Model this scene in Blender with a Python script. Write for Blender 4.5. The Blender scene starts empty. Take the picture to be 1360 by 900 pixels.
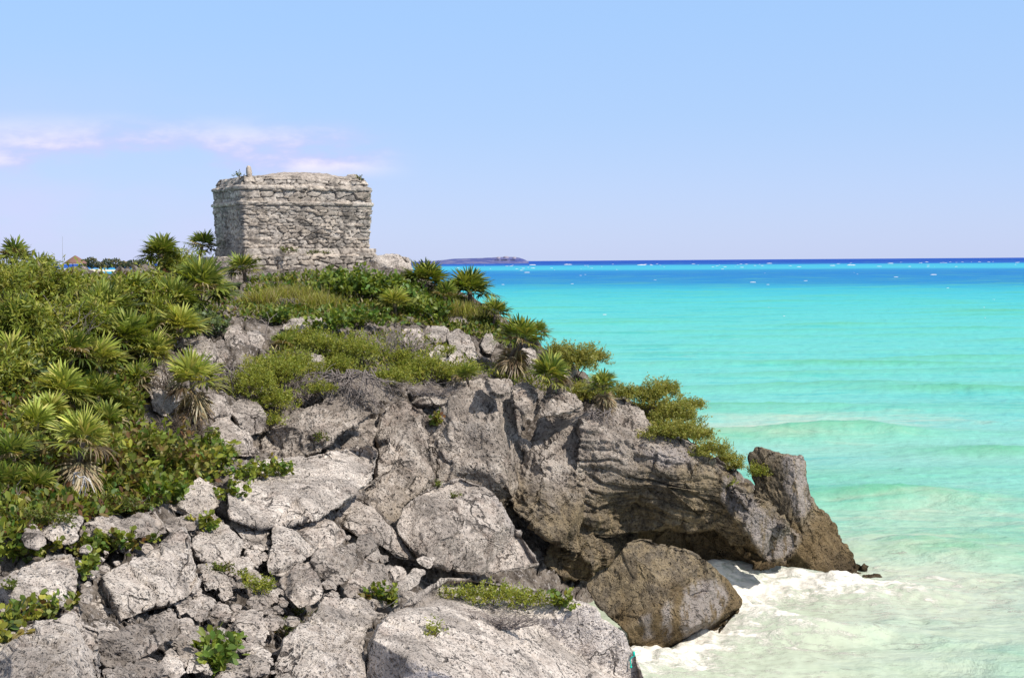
import bpy, math, random
import numpy as np
from mathutils import Vector, Matrix
from mathutils.bvhtree import BVHTree

# ------------------------------------------------------------------ camera, world, sun, exposure
scene = bpy.context.scene
COL = scene.collection
FPX, CX, CY = 1868.0, 680.0, 450.0          # focal length and centre of a 1360 x 900 picture
CAM = np.array([0.0, 0.0, 9.5])
PITCH, ROLL = math.radians(-3.17), math.radians(-0.40)
cam_d = bpy.data.cameras.new("camera"); cam = bpy.data.objects.new("camera", cam_d); COL.objects.link(cam)
cam_d.sensor_width = 36.0; cam_d.lens = 36.0 * FPX / 1360.0
cam_d.clip_start = 0.1; cam_d.clip_end = 200000.0
RM = Matrix.Rotation(math.radians(90) + PITCH, 3, 'X') @ Matrix.Rotation(ROLL, 3, 'Z')
cam.matrix_world = Matrix.Translation(Vector(CAM)) @ RM.to_4x4()
scene.camera = cam
RMN = np.array(RM)

SUN_VEC = Vector((0.58, -0.36, 0.73)).normalized()      # points at the sun: right, high, a little behind the camera
SUN_EL = math.asin(SUN_VEC.z); SUN_AZ = math.atan2(SUN_VEC.x, SUN_VEC.y)
sd = bpy.data.lights.new("sun", 'SUN'); sd.energy = 4.7; sd.angle = math.radians(0.5); sd.color = (1.0, 0.945, 0.87)
sun = bpy.data.objects.new("sun", sd); COL.objects.link(sun)
sun.rotation_euler = SUN_VEC.to_track_quat('Z', 'Y').to_euler(); sun.location = (40, -20, 60)

w = bpy.data.worlds.new("World"); scene.world = w; w.use_nodes = True
wt = w.node_tree; wt.nodes.clear()
def wn(t, **k):
    n = wt.nodes.new(t)
    for a, b in k.items(): setattr(n, a, b)
    return n
def wl(a, b): wt.links.new(a, b)
sky = wn('ShaderNodeTexSky', sky_type='NISHITA', sun_disc=False)
sky.sun_elevation = SUN_EL; sky.sun_rotation = SUN_AZ
sky.air_density = 1.0; sky.dust_density = 0.3; sky.ozone_density = 2.0
bg = wn('ShaderNodeBackground'); out = wn('ShaderNodeOutputWorld')
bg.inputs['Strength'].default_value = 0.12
tc = wn('ShaderNodeTexCoord'); sep = wn('ShaderNodeSeparateXYZ'); wl(tc.outputs['Generated'], sep.inputs[0])
# tropical sky: the Nishita sky pulled towards a clean pale blue that turns lilac low down
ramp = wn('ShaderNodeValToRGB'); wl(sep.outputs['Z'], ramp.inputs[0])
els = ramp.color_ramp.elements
SKYC = [(0.0, (4.2, 5.1, 8.0)), (0.05, (3.9, 5.15, 8.3)), (0.10, (3.45, 5.1, 8.3)), (0.17, (3.2, 5.15, 8.5)), (0.21, (3.2, 5.1, 8.4)), (0.36, (4.2, 5.4, 7.6)), (0.70, (5.4, 5.8, 6.6)), (1.0, (5.2, 5.6, 6.4))]  # upper stops, out of view, brightened and whitened to fill the shadows
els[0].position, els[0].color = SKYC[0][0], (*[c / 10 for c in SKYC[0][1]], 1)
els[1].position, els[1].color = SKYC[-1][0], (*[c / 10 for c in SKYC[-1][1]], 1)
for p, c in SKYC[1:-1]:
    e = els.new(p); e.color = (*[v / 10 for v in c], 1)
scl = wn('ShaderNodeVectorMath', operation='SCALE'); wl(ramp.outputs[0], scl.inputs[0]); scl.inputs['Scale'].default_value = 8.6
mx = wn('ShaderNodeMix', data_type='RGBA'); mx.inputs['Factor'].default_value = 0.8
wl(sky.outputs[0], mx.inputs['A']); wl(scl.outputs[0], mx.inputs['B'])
# soft streaks of thin cloud, low in the west (left)
mp = wn('ShaderNodeMapping'); mp.inputs['Scale'].default_value = (11, 11, 30); wl(tc.outputs['Generated'], mp.inputs[0])
mp.inputs['Location'].default_value = (4.3, 0.0, 2.9)
nz = wn('ShaderNodeTexNoise'); nz.inputs['Scale'].default_value = 1.0; nz.inputs['Detail'].default_value = 6; nz.inputs['Roughness'].default_value = 0.55
wl(mp.outputs[0], nz.inputs['Vector'])
def wm(op, a, b=None, clamp=False):
    n = wn('ShaderNodeMath', operation=op, use_clamp=clamp)
    for i, v in enumerate((a, b)):
        if v is None: continue
        if isinstance(v, (int, float)): n.inputs[i].default_value = v
        else: wl(v, n.inputs[i])
    return n.outputs[0]
def wmap(v, a, b, c=0.0, d=1.0, it='SMOOTHSTEP'):
    n = wn('ShaderNodeMapRange', interpolation_type=it)
    wl(v, n.inputs[0])
    for i, q in enumerate((a, b, c, d)): n.inputs[1 + i].default_value = q
    return n.outputs[0]
az = wm('ARCTAN2', sep.outputs['X'], sep.outputs['Y'])
band = wm('MULTIPLY', wmap(sep.outputs['Z'], 0.055, 0.070), wmap(sep.outputs['Z'], 0.105, 0.075))
side = wm('MULTIPLY', wmap(az, -0.45, -0.30), wmap(az, -0.06, -0.13))
cl = wm('MULTIPLY', wmap(nz.outputs['Fac'], 0.40, 0.60), wm('MULTIPLY', band, side))
haze_side = wm('MULTIPLY', wmap(az, 0.0, -0.4), wmap(sep.outputs['Z'], 0.16, 0.02))
haze_side = wm('MULTIPLY', haze_side, wmap(nz.outputs['Fac'], 0.25, 0.7))
mxh = wn('ShaderNodeMix', data_type='RGBA'); wl(wm('MULTIPLY', haze_side, 0.45), mxh.inputs['Factor'])
wl(mx.outputs['Result'], mxh.inputs['A']); mxh.inputs['B'].default_value = (4.9, 4.75, 7.2, 1)
mxc = wn('ShaderNodeMix', data_type='RGBA'); wl(wm('MULTIPLY', cl, 0.95), mxc.inputs['Factor'])
wl(mxh.outputs['Result'], mxc.inputs['A'])
cr2 = wn('ShaderNodeMix', data_type='RGBA'); wl(wmap(nz.outputs['Fac'], 0.5, 0.68), cr2.inputs['Factor'])
cr2.inputs['A'].default_value = (4.3, 4.5, 7.1, 1); cr2.inputs['B'].default_value = (6.6, 6.2, 7.6, 1)
wl(cr2.outputs['Result'], mxc.inputs['B'])
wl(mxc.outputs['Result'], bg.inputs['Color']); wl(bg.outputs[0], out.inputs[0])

vs = scene.view_settings
vs.view_transform = 'Standard'; vs.look = 'None'; vs.gamma = 1.0; vs.exposure = 0.25; vs.use_curve_mapping = False

# ------------------------------------------------------------------ helpers
rng = np.random.default_rng(7); random.seed(7)

def unproj(px, py, d):
    """points on the rays through picture points (px,py), at the distance Y = d"""
    px = np.asarray(px, float); py = np.asarray(py, float)
    v = np.stack([(px - CX) / FPX, -(py - CY) / FPX, -np.ones(np.broadcast(px, py).shape)], -1) @ RMN.T
    return CAM + v * (np.asarray(d, float) / v[..., 1])[..., None]

def ray_dir(px, py):
    v = RMN @ np.array([(px - CX) / FPX, -(py - CY) / FPX, -1.0]); return v / np.linalg.norm(v)

def hash3(i, j, k, seed):
    h = (i.astype(np.int64) * 374761393 + j.astype(np.int64) * 668265263 + k.astype(np.int64) * 2147483647 + seed * 144269504) & 0xffffffff
    h = ((h ^ (h >> 13)) * 1274126177) & 0xffffffff
    h = ((h ^ (h >> 16)) * 2246822519) & 0xffffffff
    return (h ^ (h >> 15)) & 0xffffffff

def vnoise(P, seed=0):
    """gradient noise, about -1..1"""
    P = np.asarray(P, float); I = np.floor(P).astype(np.int64); F = P - I
    U = F * F * F * (F * (F * 6 - 15) + 10)
    r = 0.0
    for a in (0, 1):
        wa = U[:, 0] if a else 1 - U[:, 0]
        for b in (0, 1):
            wb = U[:, 1] if b else 1 - U[:, 1]
            for c in (0, 1):
                wc = U[:, 2] if c else 1 - U[:, 2]
                h = hash3(I[:, 0] + a, I[:, 1] + b, I[:, 2] + c, seed)
                gx = ((h & 1023) / 511.5 - 1); gy = (((h >> 10) & 1023) / 511.5 - 1); gz = (((h >> 20) & 1023) / 511.5 - 1)
                r = r + wa * wb * wc * (gx * (F[:, 0] - a) + gy * (F[:, 1] - b) + gz * (F[:, 2] - c))
    return r * 1.35

def fbm(P, octs=4, seed=0, gain=0.5, lac=2.03):
    s = 0; a = 1.0
    for o in range(octs):
        s = s + a * vnoise(P * lac ** o, seed + o * 17); a *= gain
    return s

def ridged(P, octs=3, seed=0, gain=0.5):
    s = 0; a = 1.0
    for o in range(octs):
        s = s + a * (1 - 2 * np.abs(vnoise(P * 2.1 ** o, seed + o * 31))); a *= gain
    return s

def worley(P, seed=0):
    I = np.floor(P).astype(np.int64); F = P - I
    f1 = np.full(len(P), 9.0); f2 = np.full(len(P), 9.0); idc = np.zeros(len(P), np.int64)
    for a in (-1, 0, 1):
        for b in (-1, 0, 1):
            for c in (-1, 0, 1):
                h = hash3(I[:, 0] + a, I[:, 1] + b, I[:, 2] + c, seed)
                d = np.sqrt((a + (h & 1023) / 1023 - F[:, 0]) ** 2 + (b + ((h >> 10) & 1023) / 1023 - F[:, 1]) ** 2 + (c + ((h >> 20) & 1023) / 1023 - F[:, 2]) ** 2)
                m = d < f1
                f2 = np.where(m, f1, np.minimum(f2, d)); idc = np.where(m, h, idc); f1 = np.where(m, d, f1)
    return f1, f2, idc

def facet_steps(P, seed, tilt, step, groove, gw):
    """fractured stone: every cell is a little plane with its own tilt and height, cracks between"""
    I = np.floor(P).astype(np.int64); F = P - I
    f1 = np.full(len(P), 9.0); f2 = f1.copy(); idc = np.zeros(len(P), np.int64); off = np.zeros((len(P), 3))
    for a in (-1, 0, 1):
        for b in (-1, 0, 1):
            for c in (-1, 0, 1):
                h = hash3(I[:, 0] + a, I[:, 1] + b, I[:, 2] + c, seed)
                v = np.stack([F[:, 0] - a - (h & 1023) / 1023, F[:, 1] - b - ((h >> 10) & 1023) / 1023, F[:, 2] - c - ((h >> 20) & 1023) / 1023], 1)
                d = np.sqrt((v * v).sum(1)); m = d < f1
                f2 = np.where(m, f1, np.minimum(f2, d)); idc = np.where(m, h, idc); off = np.where(m[:, None], v, off); f1 = np.where(m, d, f1)
    t = np.stack([((idc * k >> 7) & 511) / 255.5 - 1 for k in (3, 7, 13)], 1)
    return tilt * (off * t).sum(1) + step * (((idc >> 5) & 255) / 127.5 - 1) - groove * np.exp(-((f2 - f1) / gw) ** 2)

class Geo:
    """collects vertices, faces (quads or triangles) and a colour per vertex, then links ONE mesh object"""
    def __init__(s): s.v = []; s.f = []; s.c = []; s.n = 0
    def add(s, v, f, c=None):
        v = np.asarray(v, float).reshape(-1, 3); f = np.asarray(f, np.int64)
        s.v.append(v); s.f.append(f + s.n)
        s.c.append(np.broadcast_to(np.array((1, 1, 1.0) if c is None else c, float), (len(v), 3)))
        s.n += len(v)
    def arrays(s): return np.concatenate(s.v), s.f, np.concatenate(s.c)

def make_mesh(name, V, faces, colors=None, smooth=True):
    me = bpy.data.meshes.new(name)
    faces = [f for f in faces if len(f)]
    li = np.concatenate([f.ravel() for f in faces]).astype(np.int32)
    tot = np.concatenate([np.full(len(f), f.shape[1], np.int32) for f in faces])
    st = np.concatenate([[0], np.cumsum(tot)[:-1]]).astype(np.int32)
    me.vertices.add(len(V)); me.vertices.foreach_set('co', V.astype(np.float32).ravel())
    me.loops.add(len(li)); me.loops.foreach_set('vertex_index', li)
    me.polygons.add(len(tot)); me.polygons.foreach_set('loop_start', st); me.polygons.foreach_set('loop_total', tot)
    if smooth: me.polygons.foreach_set('use_smooth', np.ones(len(tot), bool))
    if colors is not None:
        a = me.attributes.new('tint', 'FLOAT_COLOR', 'POINT')
        a.data.foreach_set('color', np.concatenate([colors, np.ones((len(V), 1))], 1).astype(np.float32).ravel())
    me.update(calc_edges=True); me.validate()
    return me

def link(name, me, mat, parent=None, loc=None):
    o = bpy.data.objects.new(name, me); COL.objects.link(o)
    if mat is not None and me is not None: me.materials.append(mat)
    if loc is not None: o.location = loc
    if parent is not None: o.parent = parent
    return o

def build(name, geo, mat, parent=None, origin=None, smooth=True):
    V, F, C = geo.arrays()
    if origin is None and parent is not None: origin = np.array(parent.location)
    if origin is not None: V = V - np.asarray(origin)
    me = make_mesh(name, V, F, C, smooth)
    return link(name, me, mat, parent, None if (parent is not None or origin is None) else origin)

def thing(name, label, cat, loc, group=None):
    o = bpy.data.objects.new(name, None); COL.objects.link(o); o.location = loc
    o.empty_display_size = 0.2
    tag(o, label, cat, group); return o
def tag(o, label, cat, group=None):
    o['label'] = label; o['category'] = cat
    if group: o['group'] = group
    return o
def structure(o): o['kind'] = 'structure'; return o
def stuff(o): o['kind'] = 'stuff'; return o

def tube(geo, pts, r0, r1, sides=5, c=None):
    pts = np.asarray(pts, float); n = len(pts)
    T = np.gradient(pts, axis=0); T /= np.linalg.norm(T, axis=1)[:, None] + 1e-9
    ref = np.array([0.31, 0.87, 0.38]); A = np.cross(T, ref); A /= np.linalg.norm(A, axis=1)[:, None] + 1e-9; B = np.cross(T, A)
    th = np.linspace(0, 2 * np.pi, sides, endpoint=False); r = np.linspace(r0, r1, n)
    V = pts[:, None] + r[:, None, None] * (np.cos(th)[None, :, None] * A[:, None] + np.sin(th)[None, :, None] * B[:, None])
    i = np.arange(n - 1)[:, None]; j = np.arange(sides)[None]
    f = np.stack([i * sides + j, i * sides + (j + 1) % sides, (i + 1) * sides + (j + 1) % sides, (i + 1) * sides + j], -1).reshape(-1, 4)
    geo.add(V.reshape(-1, 3), f, c)

def leaves(geo, P, D, N, L, W, C, broad=False, bend=0.0):
    """one leaf per row: base P, direction D, face normal N, length L, width W, colour C"""
    n = len(P); L = np.broadcast_to(L, n)[:, None]; W = np.broadcast_to(W, n)[:, None]
    D = D / (np.linalg.norm(D, axis=1)[:, None] + 1e-9)
    S = np.cross(D, N); S /= np.linalg.norm(S, axis=1)[:, None] + 1e-9; N = np.cross(S, D)
    dn = np.array([0, 0, -1.0]) * bend
    if broad:
        q = [P, P + D * L * .28 + S * W * .42 + N * W * .1, P + D * L * .72 + S * W * .46 + N * W * .1 + dn * L * .3, P + D * L + dn * L,
             P + D * L * .72 - S * W * .46 + N * W * .1 + dn * L * .3, P + D * L * .28 - S * W * .42 + N * W * .1]
        V = np.stack(q, 1).reshape(-1, 3); b = np.arange(n)[:, None] * 6
        f = np.concatenate([b + np.array([[0, 1, 2, 3]]), b + np.array([[0, 3, 4, 5]])]); k = 6
    else:
        q = [P, P + D * L * .45 + S * W * .5, P + D * L + dn * L, P + D * L * .45 - S * W * .5]
        V = np.stack(q, 1).reshape(-1, 3); b = np.arange(n)[:, None] * 4
        f = b + np.array([[0, 1, 2, 3]]); k = 4
    geo.add(V, f, np.repeat(C, k, 0))

def pick(pal, n):
    cols = np.array([p[0] for p in pal], float); wt_ = np.array([p[1] for p in pal], float); wt_ /= wt_.sum()
    c = cols[rng.choice(len(pal), n, p=wt_)]
    return np.clip(c * rng.uniform(0.75, 1.25, (n, 1)) * rng.uniform(0.93, 1.07, (n, 3)), 0.003, 0.9)

def inside(x, y, poly):
    r = np.zeros(len(x), bool); n = len(poly)
    for i in range(n):
        x0, y0 = poly[i]; x1, y1 = poly[(i + 1) % n]
        r ^= ((y0 > y) != (y1 > y)) & (x < (x1 - x0) * (y - y0) / (y1 - y0 + 1e-12) + x0)
    return r

def rdirs(n):
    v = rng.normal(size=(n, 3)); return v / np.linalg.norm(v, axis=1)[:, None]

# ------------------------------------------------------------------ materials
class NT:
    def __init__(s, name):
        s.m = bpy.data.materials.new(name); s.m.use_nodes = True; s.t = s.m.node_tree
        s.b = s.t.nodes['Principled BSDF']; s.o = s.t.nodes['Material Output']
        s.b.inputs['Roughness'].default_value = 0.85
        s.b.inputs['Specular IOR Level'].default_value = 0.25
    def n(s, t, **k):
        x = s.t.nodes.new(t)
        for a, b in k.items(): setattr(x, a, b)
        return x
    def l(s, a, b): s.t.links.new(a, b)
    def put(s, v, sock):
        if isinstance(v, (int, float)): sock.default_value = v
        elif isinstance(v, tuple): sock.default_value = (*v, 1) if len(v) == 3 and sock.type == 'RGBA' else v
        else: s.l(v, sock)
    def math(s, op, a, b=0.0, clamp=False):
        x = s.n('ShaderNodeMath', operation=op, use_clamp=clamp); s.put(a, x.inputs[0]); s.put(b, x.inputs[1]); return x.outputs[0]
    def mapr(s, v, a, b, c=0.0, d=1.0):
        x = s.n('ShaderNodeMapRange', interpolation_type='SMOOTHSTEP'); s.l(v, x.inputs[0])
        for i, q in enumerate((a, b, c, d)): x.inputs[1 + i].default_value = q
        return x.outputs[0]
    def mix(s, f, a, b, bt='MIX'):
        x = s.n('ShaderNodeMix', data_type='RGBA', blend_type=bt); s.put(f, x.inputs['Factor']); s.put(a, x.inputs['A']); s.put(b, x.inputs['B']); return x.outputs['Result']
    def pos(s): return s.n('ShaderNodeNewGeometry').outputs['Position']
    def scale(s, v, xyz):
        x = s.n('ShaderNodeMapping'); x.inputs['Scale'].default_value = xyz; s.l(v, x.inputs[0]); return x.outputs[0]
    def noise(s, v, sc, det=5, ro=0.55, dist=0.0):
        x = s.n('ShaderNodeTexNoise'); s.l(v, x.inputs['Vector']); x.inputs['Scale'].default_value = sc
        x.inputs['Detail'].default_value = det; x.inputs['Roughness'].default_value = ro; x.inputs['Distortion'].default_value = dist
        return x.outputs['Fac']
    def vor(s, v, sc, feature='F1'):
        x = s.n('ShaderNodeTexVoronoi', feature=feature); s.l(v, x.inputs['Vector']); x.inputs['Scale'].default_value = sc; return x.outputs['Distance']
    def bump(s, h, dist, strength=1.0):
        x = s.n('ShaderNodeBump'); x.inputs['Distance'].default_value = dist; x.inputs['Strength'].default_value = strength
        s.l(h, x.inputs['Height']); return x
    def attr(s, name): return s.n('ShaderNodeAttribute', attribute_name=name).outputs['Color']

def limestone(name, light, mid, dark, fine=1.0, stain=1.0, pit=0.5):
    m = NT(name); p = m.pos()
    big = m.noise(p, 0.9, 5, 0.6); medn = m.noise(p, 4.0 * fine, 7, 0.68, 0.4); fin = m.noise(p, 17 * fine, 5, 0.7)
    warp = m.n('ShaderNodeVectorMath', operation='ADD'); m.l(p, warp.inputs[0])
    wv = m.n('ShaderNodeVectorMath', operation='SCALE'); nzc = m.n('ShaderNodeTexNoise'); nzc.inputs['Scale'].default_value = 6; m.l(p, nzc.inputs['Vector'])
    m.l(nzc.outputs['Color'], wv.inputs[0]); wv.inputs['Scale'].default_value = 0.25; m.l(wv.outputs[0], warp.inputs[1]); q = warp.outputs[0]
    v1 = m.vor(q, 7.5 * fine); v2 = m.vor(q, 19 * fine)
    col = m.mix(m.mapr(medn, 0.36, 0.66), mid, light)
    col = m.mix(m.math('MULTIPLY', m.mapr(big, 0.46, 0.60), 0.75), col, tuple(c * 0.62 for c in mid))
    lich = m.math('MULTIPLY', m.mapr(m.noise(p, 1.3, 9, 0.72, 0.8), 0.52, 0.63), 0.62)      # dark lichen patches
    col = m.mix(m.math('MULTIPLY', lich, m.mapr(m.noise(p, 13 * fine, 5, 0.8), 0.42, 0.58)), col, dark)
    pits = m.math('MULTIPLY', m.mapr(v1, 0.34, 0.12), m.mapr(m.noise(p, 1.7, 3), 0.38, 0.58))
    pits2 = m.math('MULTIPLY', m.mapr(v2, 0.38, 0.14), m.mapr(m.noise(p, 3.1, 3), 0.34, 0.54))
    pt = m.math('MAXIMUM', pits, m.math('MULTIPLY', pits2, 0.9))
    col = m.mix(m.math('MULTIPLY', pt, pit * .65), col, tuple(c * 0.9 for c in dark))
    grain = m.mapr(m.noise(p, 14 * fine, 4, 0.85), 0.32, 0.60, 0.80, 1.14)
    gc = m.n('ShaderNodeCombineColor'); [m.l(grain, gc.inputs[i]) for i in range(3)]
    col = m.mix(1.0, col, gc.outputs[0], 'MULTIPLY')
    rn = m.n('ShaderNodeObjectInfo').outputs['Random']; gv = m.mapr(rn, 0, 1, .84, 1.14); gc = m.n('ShaderNodeCombineColor'); [m.l(gv, gc.inputs[i]) for i in range(3)]
    col = m.mix(1.0, col, gc.outputs[0], 'MULTIPLY')
    ce = m.n('ShaderNodeTexVoronoi', feature='DISTANCE_TO_EDGE'); ce.inputs['Scale'].default_value = 0.9 * fine; m.l(m.scale(q, (1, 1, .7)), ce.inputs['Vector'])
    crk = m.math('MULTIPLY', m.mapr(ce.outputs['Distance'], 0.022, 0.004), m.mapr(m.noise(p, .8, 3), .46, .56))      # hairline fractures
    col = m.mix(m.math('MULTIPLY', crk, .85), col, dark)
    # a little rust-pink iron staining
    col = m.mix(m.math('MULTIPLY', m.mapr(m.noise(p, 1.3, 5, 0.6), 0.54, 0.70), 0.35), col, (0.33, 0.24, 0.19))
    if stain:
        sx = m.n('ShaderNodeSeparateXYZ'); m.l(p, sx.inputs[0])
        hz = m.math('ADD', m.math('SUBTRACT', sx.outputs['Z'], m.math('MULTIPLY', m.mapr(sx.outputs['X'], 1.0, 5.5), .9)), m.math('MULTIPLY', m.math('SUBTRACT', m.noise(m.scale(p, (1, 1, .45)), 1.1, 5, 0.6), 0.5), 3.0))
        zone = m.mapr(hz, 4.3, 2.3)
        och = m.mix(m.mapr(m.noise(m.scale(p, (1.6, 1.6, .35)), 2.2, 6, 0.65), 0.38, 0.64), (0.075, 0.055, 0.028), (0.25, 0.185, 0.095))
        och = m.mix(m.math('MULTIPLY', m.mapr(fin, 0.52, 0.66), 0.4), och, (0.36, 0.29, 0.19))
        col = m.mix(m.math('MULTIPLY', zone, 0.82 * stain), col, och)
        wet = m.mapr(hz, 1.2, 0.3)
        col = m.mix(m.math('MULTIPLY', wet, 0.6), col, (0.15, 0.095, 0.035))
    sc_ = m.n('ShaderNodeSeparateColor'); m.l(m.attr('scar_lit'), sc_.inputs[0])        # fresh pale scars, and sunlit rock faces painted in pale
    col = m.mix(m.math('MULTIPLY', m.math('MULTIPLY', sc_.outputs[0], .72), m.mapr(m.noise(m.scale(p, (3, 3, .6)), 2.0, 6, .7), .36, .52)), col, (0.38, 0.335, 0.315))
    if stain:
        col = m.mix(m.math('MULTIPLY', m.mapr(hz, .0, -.9), .8), col, (0.05, 0.035, 0.02))      # dark wet line
    m.l(col, m.b.inputs['Base Color'])
    h = m.math('ADD', m.math('MULTIPLY', medn, 0.5), m.math('MULTIPLY', fin, 0.35))
    h = m.math('SUBTRACT', h, m.math('ADD', m.math('MULTIPLY', pt, 0.5), m.math('MULTIPLY', crk, .5)))
    b1 = m.bump(h, 0.22 / fine, 1.0)
    m.l(b1.outputs[0], m.b.inputs['Normal']); m.b.inputs['Roughness'].default_value = 0.9
    return m.m

MAT = {}
MAT['pale'] = limestone('limestone_pale', (0.66, 0.585, 0.51), (0.48, 0.415, 0.36), (0.07, 0.056, 0.048), 1.15, 0.0, 0.95)
MAT['grey'] = limestone('limestone_grey', (0.60, 0.525, 0.455), (0.40, 0.34, 0.292), (0.055, 0.044, 0.037), 0.95, 0.0, 0.95)
MAT['cliff'] = limestone('limestone_cliff', (0.62, 0.54, 0.46), (0.42, 0.35, 0.29), (0.055, 0.042, 0.034), 0.75, 1.0, 0.9)
MAT['dark'] = limestone('limestone_shaded', (0.30, 0.26, 0.24), (0.16, 0.135, 0.12), (0.04, 0.035, 0.03), 0.9, 1.0, 0.6)

def foliage_mat(name, trans=0.35, rough=0.5):
    m = NT(name); a = m.attr('tint'); m.l(a, m.b.inputs['Base Color'])
    m.b.inputs['Roughness'].default_value = rough; m.b.inputs['Specular IOR Level'].default_value = 0.35
    tr = m.n('ShaderNodeBsdfTranslucent'); ms = m.n('ShaderNodeMixShader'); ms.inputs[0].default_value = trans
    tcol = m.mix(1.0, a, (1.25, 1.2, 0.55), 'MULTIPLY'); m.l(tcol, tr.inputs['Color'])
    m.l(m.b.outputs[0], ms.inputs[1]); m.l(tr.outputs[0], ms.inputs[2]); m.l(ms.outputs[0], m.o.inputs[0])
    return m.m
MAT['leaf'] = foliage_mat('leaf')
MAT['palm'] = foliage_mat('palm_leaf', 0.3, 0.42)

def bark(name, a, b):
    m = NT(name); p = m.pos()
    m.l(m.mix(m.mapr(m.noise(m.scale(p, (1, 1, 4)), 9, 5, .65), .35, .65), a, b), m.b.inputs['Base Color'])
    m.l(m.bump(m.noise(m.scale(p, (1, 1, 3)), 22, 4), 0.03).outputs[0], m.b.inputs['Normal']); return m.m
MAT['bark'] = bark('bark', (0.07, 0.05, 0.038), (0.20, 0.16, 0.125))
MAT['twig'] = bark('dry_twig', (0.16, 0.13, 0.115), (0.36, 0.31, 0.28))
MAT['bleached'] = bark('bleached_wood', (0.45, 0.41, 0.37), (0.68, 0.63, 0.58))

# ------------------------------------------------------------------ ground sheet under everything
GP = [(-120,350,35),(0,354,36),(100,357,38),(200,352,42),(290,352,49),(400,352,50),(500,350,51),(560,366,50),(620,390,48),(680,428,46),(740,470,44),(800,508,43.3),
 (850,538,42.6),(930,592,42),(1000,640,42),(1060,690,42.3),(1120,760,42.5),(-120,450,30),(0,450,31),(100,450,32),(200,450,35),(300,440,38),(400,440,39.5),(500,440,41),(600,440,43.3),
 (680,480,42.3),(750,520,41.6),(-120,550,26),(0,550,27),(100,550,28),(200,560,29.5),(300,570,32),(350,590,33),(450,520,36),(550,530,37.4),(650,525,38.6),(750,560,39.6),(850,610,40.2),
 (-120,650,22),(0,650,23),(100,660,23.5),(200,670,25),(300,650,28),(420,640,30.4),(500,620,34),(600,600,36.4),(700,620,37.6),(800,650,38.9),(900,700,40.2),(1000,720,41.5),
 (-120,750,19),(0,750,19.6),(100,750,20.3),(200,760,21.7),(300,740,24.2),(400,720,26.4),(500,730,28.5),(550,700,31),(620,760,31.6),(700,760,33.8),(800,760,37),
 (-120,850,16.2),(0,850,16.7),(100,850,17.3),(200,850,18.8),(300,830,20.9),(400,800,23),(500,790,25.8),(560,780,28.6),(700,810,31.5),(800,820,36),
 (-120,960,14.3),(0,960,14.6),(200,960,15.9),(350,960,17.2),(500,960,18.5),(650,960,20.5),(800,900,30)]
_g = np.array(GP, float); _x = _g[:, :2] / 100.0
def _tps(r2): return np.where(r2 > 0, 0.5 * r2 * np.log(r2 + 1e-12), 0)
_n = len(_g); _K = _tps(((_x[:, None] - _x[None]) ** 2).sum(-1)) + 0.02 * np.eye(_n); _Pm = np.concatenate([np.ones((_n, 1)), _x], 1)
_A = np.block([[_K, _Pm], [_Pm.T, np.zeros((3, 3))]]); _w = np.linalg.solve(_A, np.concatenate([_g[:, 2], np.zeros(3)]))
def depth(px, py):
    q = np.stack(np.broadcast_arrays(np.asarray(px, float), np.asarray(py, float)), -1).reshape(-1, 2) / 100.0
    o = np.empty(len(q))
    for i in range(0, len(q), 20000):
        s = q[i:i + 20000]
        o[i:i + 20000] = _tps(((s[:, None] - _x[None]) ** 2).sum(-1)) @ _w[:_n] + _w[_n] + s @ _w[_n + 1:]
    return o.reshape(np.broadcast(np.asarray(px), np.asarray(py)).shape)

BV, BF, _bn = [], [], 0          # everything solid, for finding where plants stand
def solid(V, F):
    global _bn
    BV.append(V); BF.extend([(f + _bn) for f in F]); _bn += len(V)

top = np.array([(-160,352),(0,354),(100,357),(200,352),(290,352),(500,350),(560,366),(620,390),(680,428),(740,470),(800,508),(850,538),(930,592),(1000,640),(1060,690),(1110,750)], float)
bot = np.array([(-160,985),(500,985),(640,985),(760,940),(830,860),(960,830),(1110,800)], float)
cx_ = np.arange(-160, 1111, 3.2); nt = 230
ty = np.interp(cx_, top[:, 0], top[:, 1]); by = np.interp(cx_, bot[:, 0], bot[:, 1])
tt = np.linspace(0, 1, nt)[:, None]; PY = ty[None] * (1 - tt) + by[None] * tt; PX = np.broadcast_to(cx_[None], PY.shape)
G = unproj(PX, PY, depth(PX, PY) + 0.35 + .7 / (1 + np.exp(-(PY - 680) / 10)) + 1.7 / (1 + np.exp(-(PX - 440) / 25)) / (1 + np.exp(-(PY - 560) / 14)))
back = []
for dy, dz in ((22, -12), (14, -6), (8, -2.5), (4, -0.9), (1.6, -0.2)):
    r = G[0].copy(); r[:, 1] += dy; r[:, 0] *= (r[:, 1] / G[0][:, 1]); r[:, 2] += dz; back.append(r)
G = np.concatenate([np.stack(back), G]); nr, nc = G.shape[:2]
V = G.reshape(-1, 3); wv_ = V + .12 * np.stack([fbm(V * 2.2, 3, 91), fbm(V * 2.2, 3, 92), fbm(V * 2.2, 3, 93)], 1)
f1_, f2_, hh_ = worley(wv_ * 1.6, 94); blk = .32 * (((hh_ >> 8) & 255) / 255 - .5) - .16 * np.exp(-((f2_ - f1_) / .09) ** 2)
f1_, f2_, hh_ = worley(wv_ * 4.2, 95); blk = blk + .18 * (((hh_ >> 8) & 255) / 255 - .5) - .06 * np.exp(-((f2_ - f1_) / .12) ** 2)
V = V + np.stack([0 * V[:, 0], -0.20 * fbm(V * 0.9, 5, 3) - blk * .7, 0.22 * fbm(V * 0.8, 5, 5) + blk * .5], 1)
ii = np.arange(nr - 1)[:, None]; jj = np.arange(nc - 1)[None]
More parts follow.
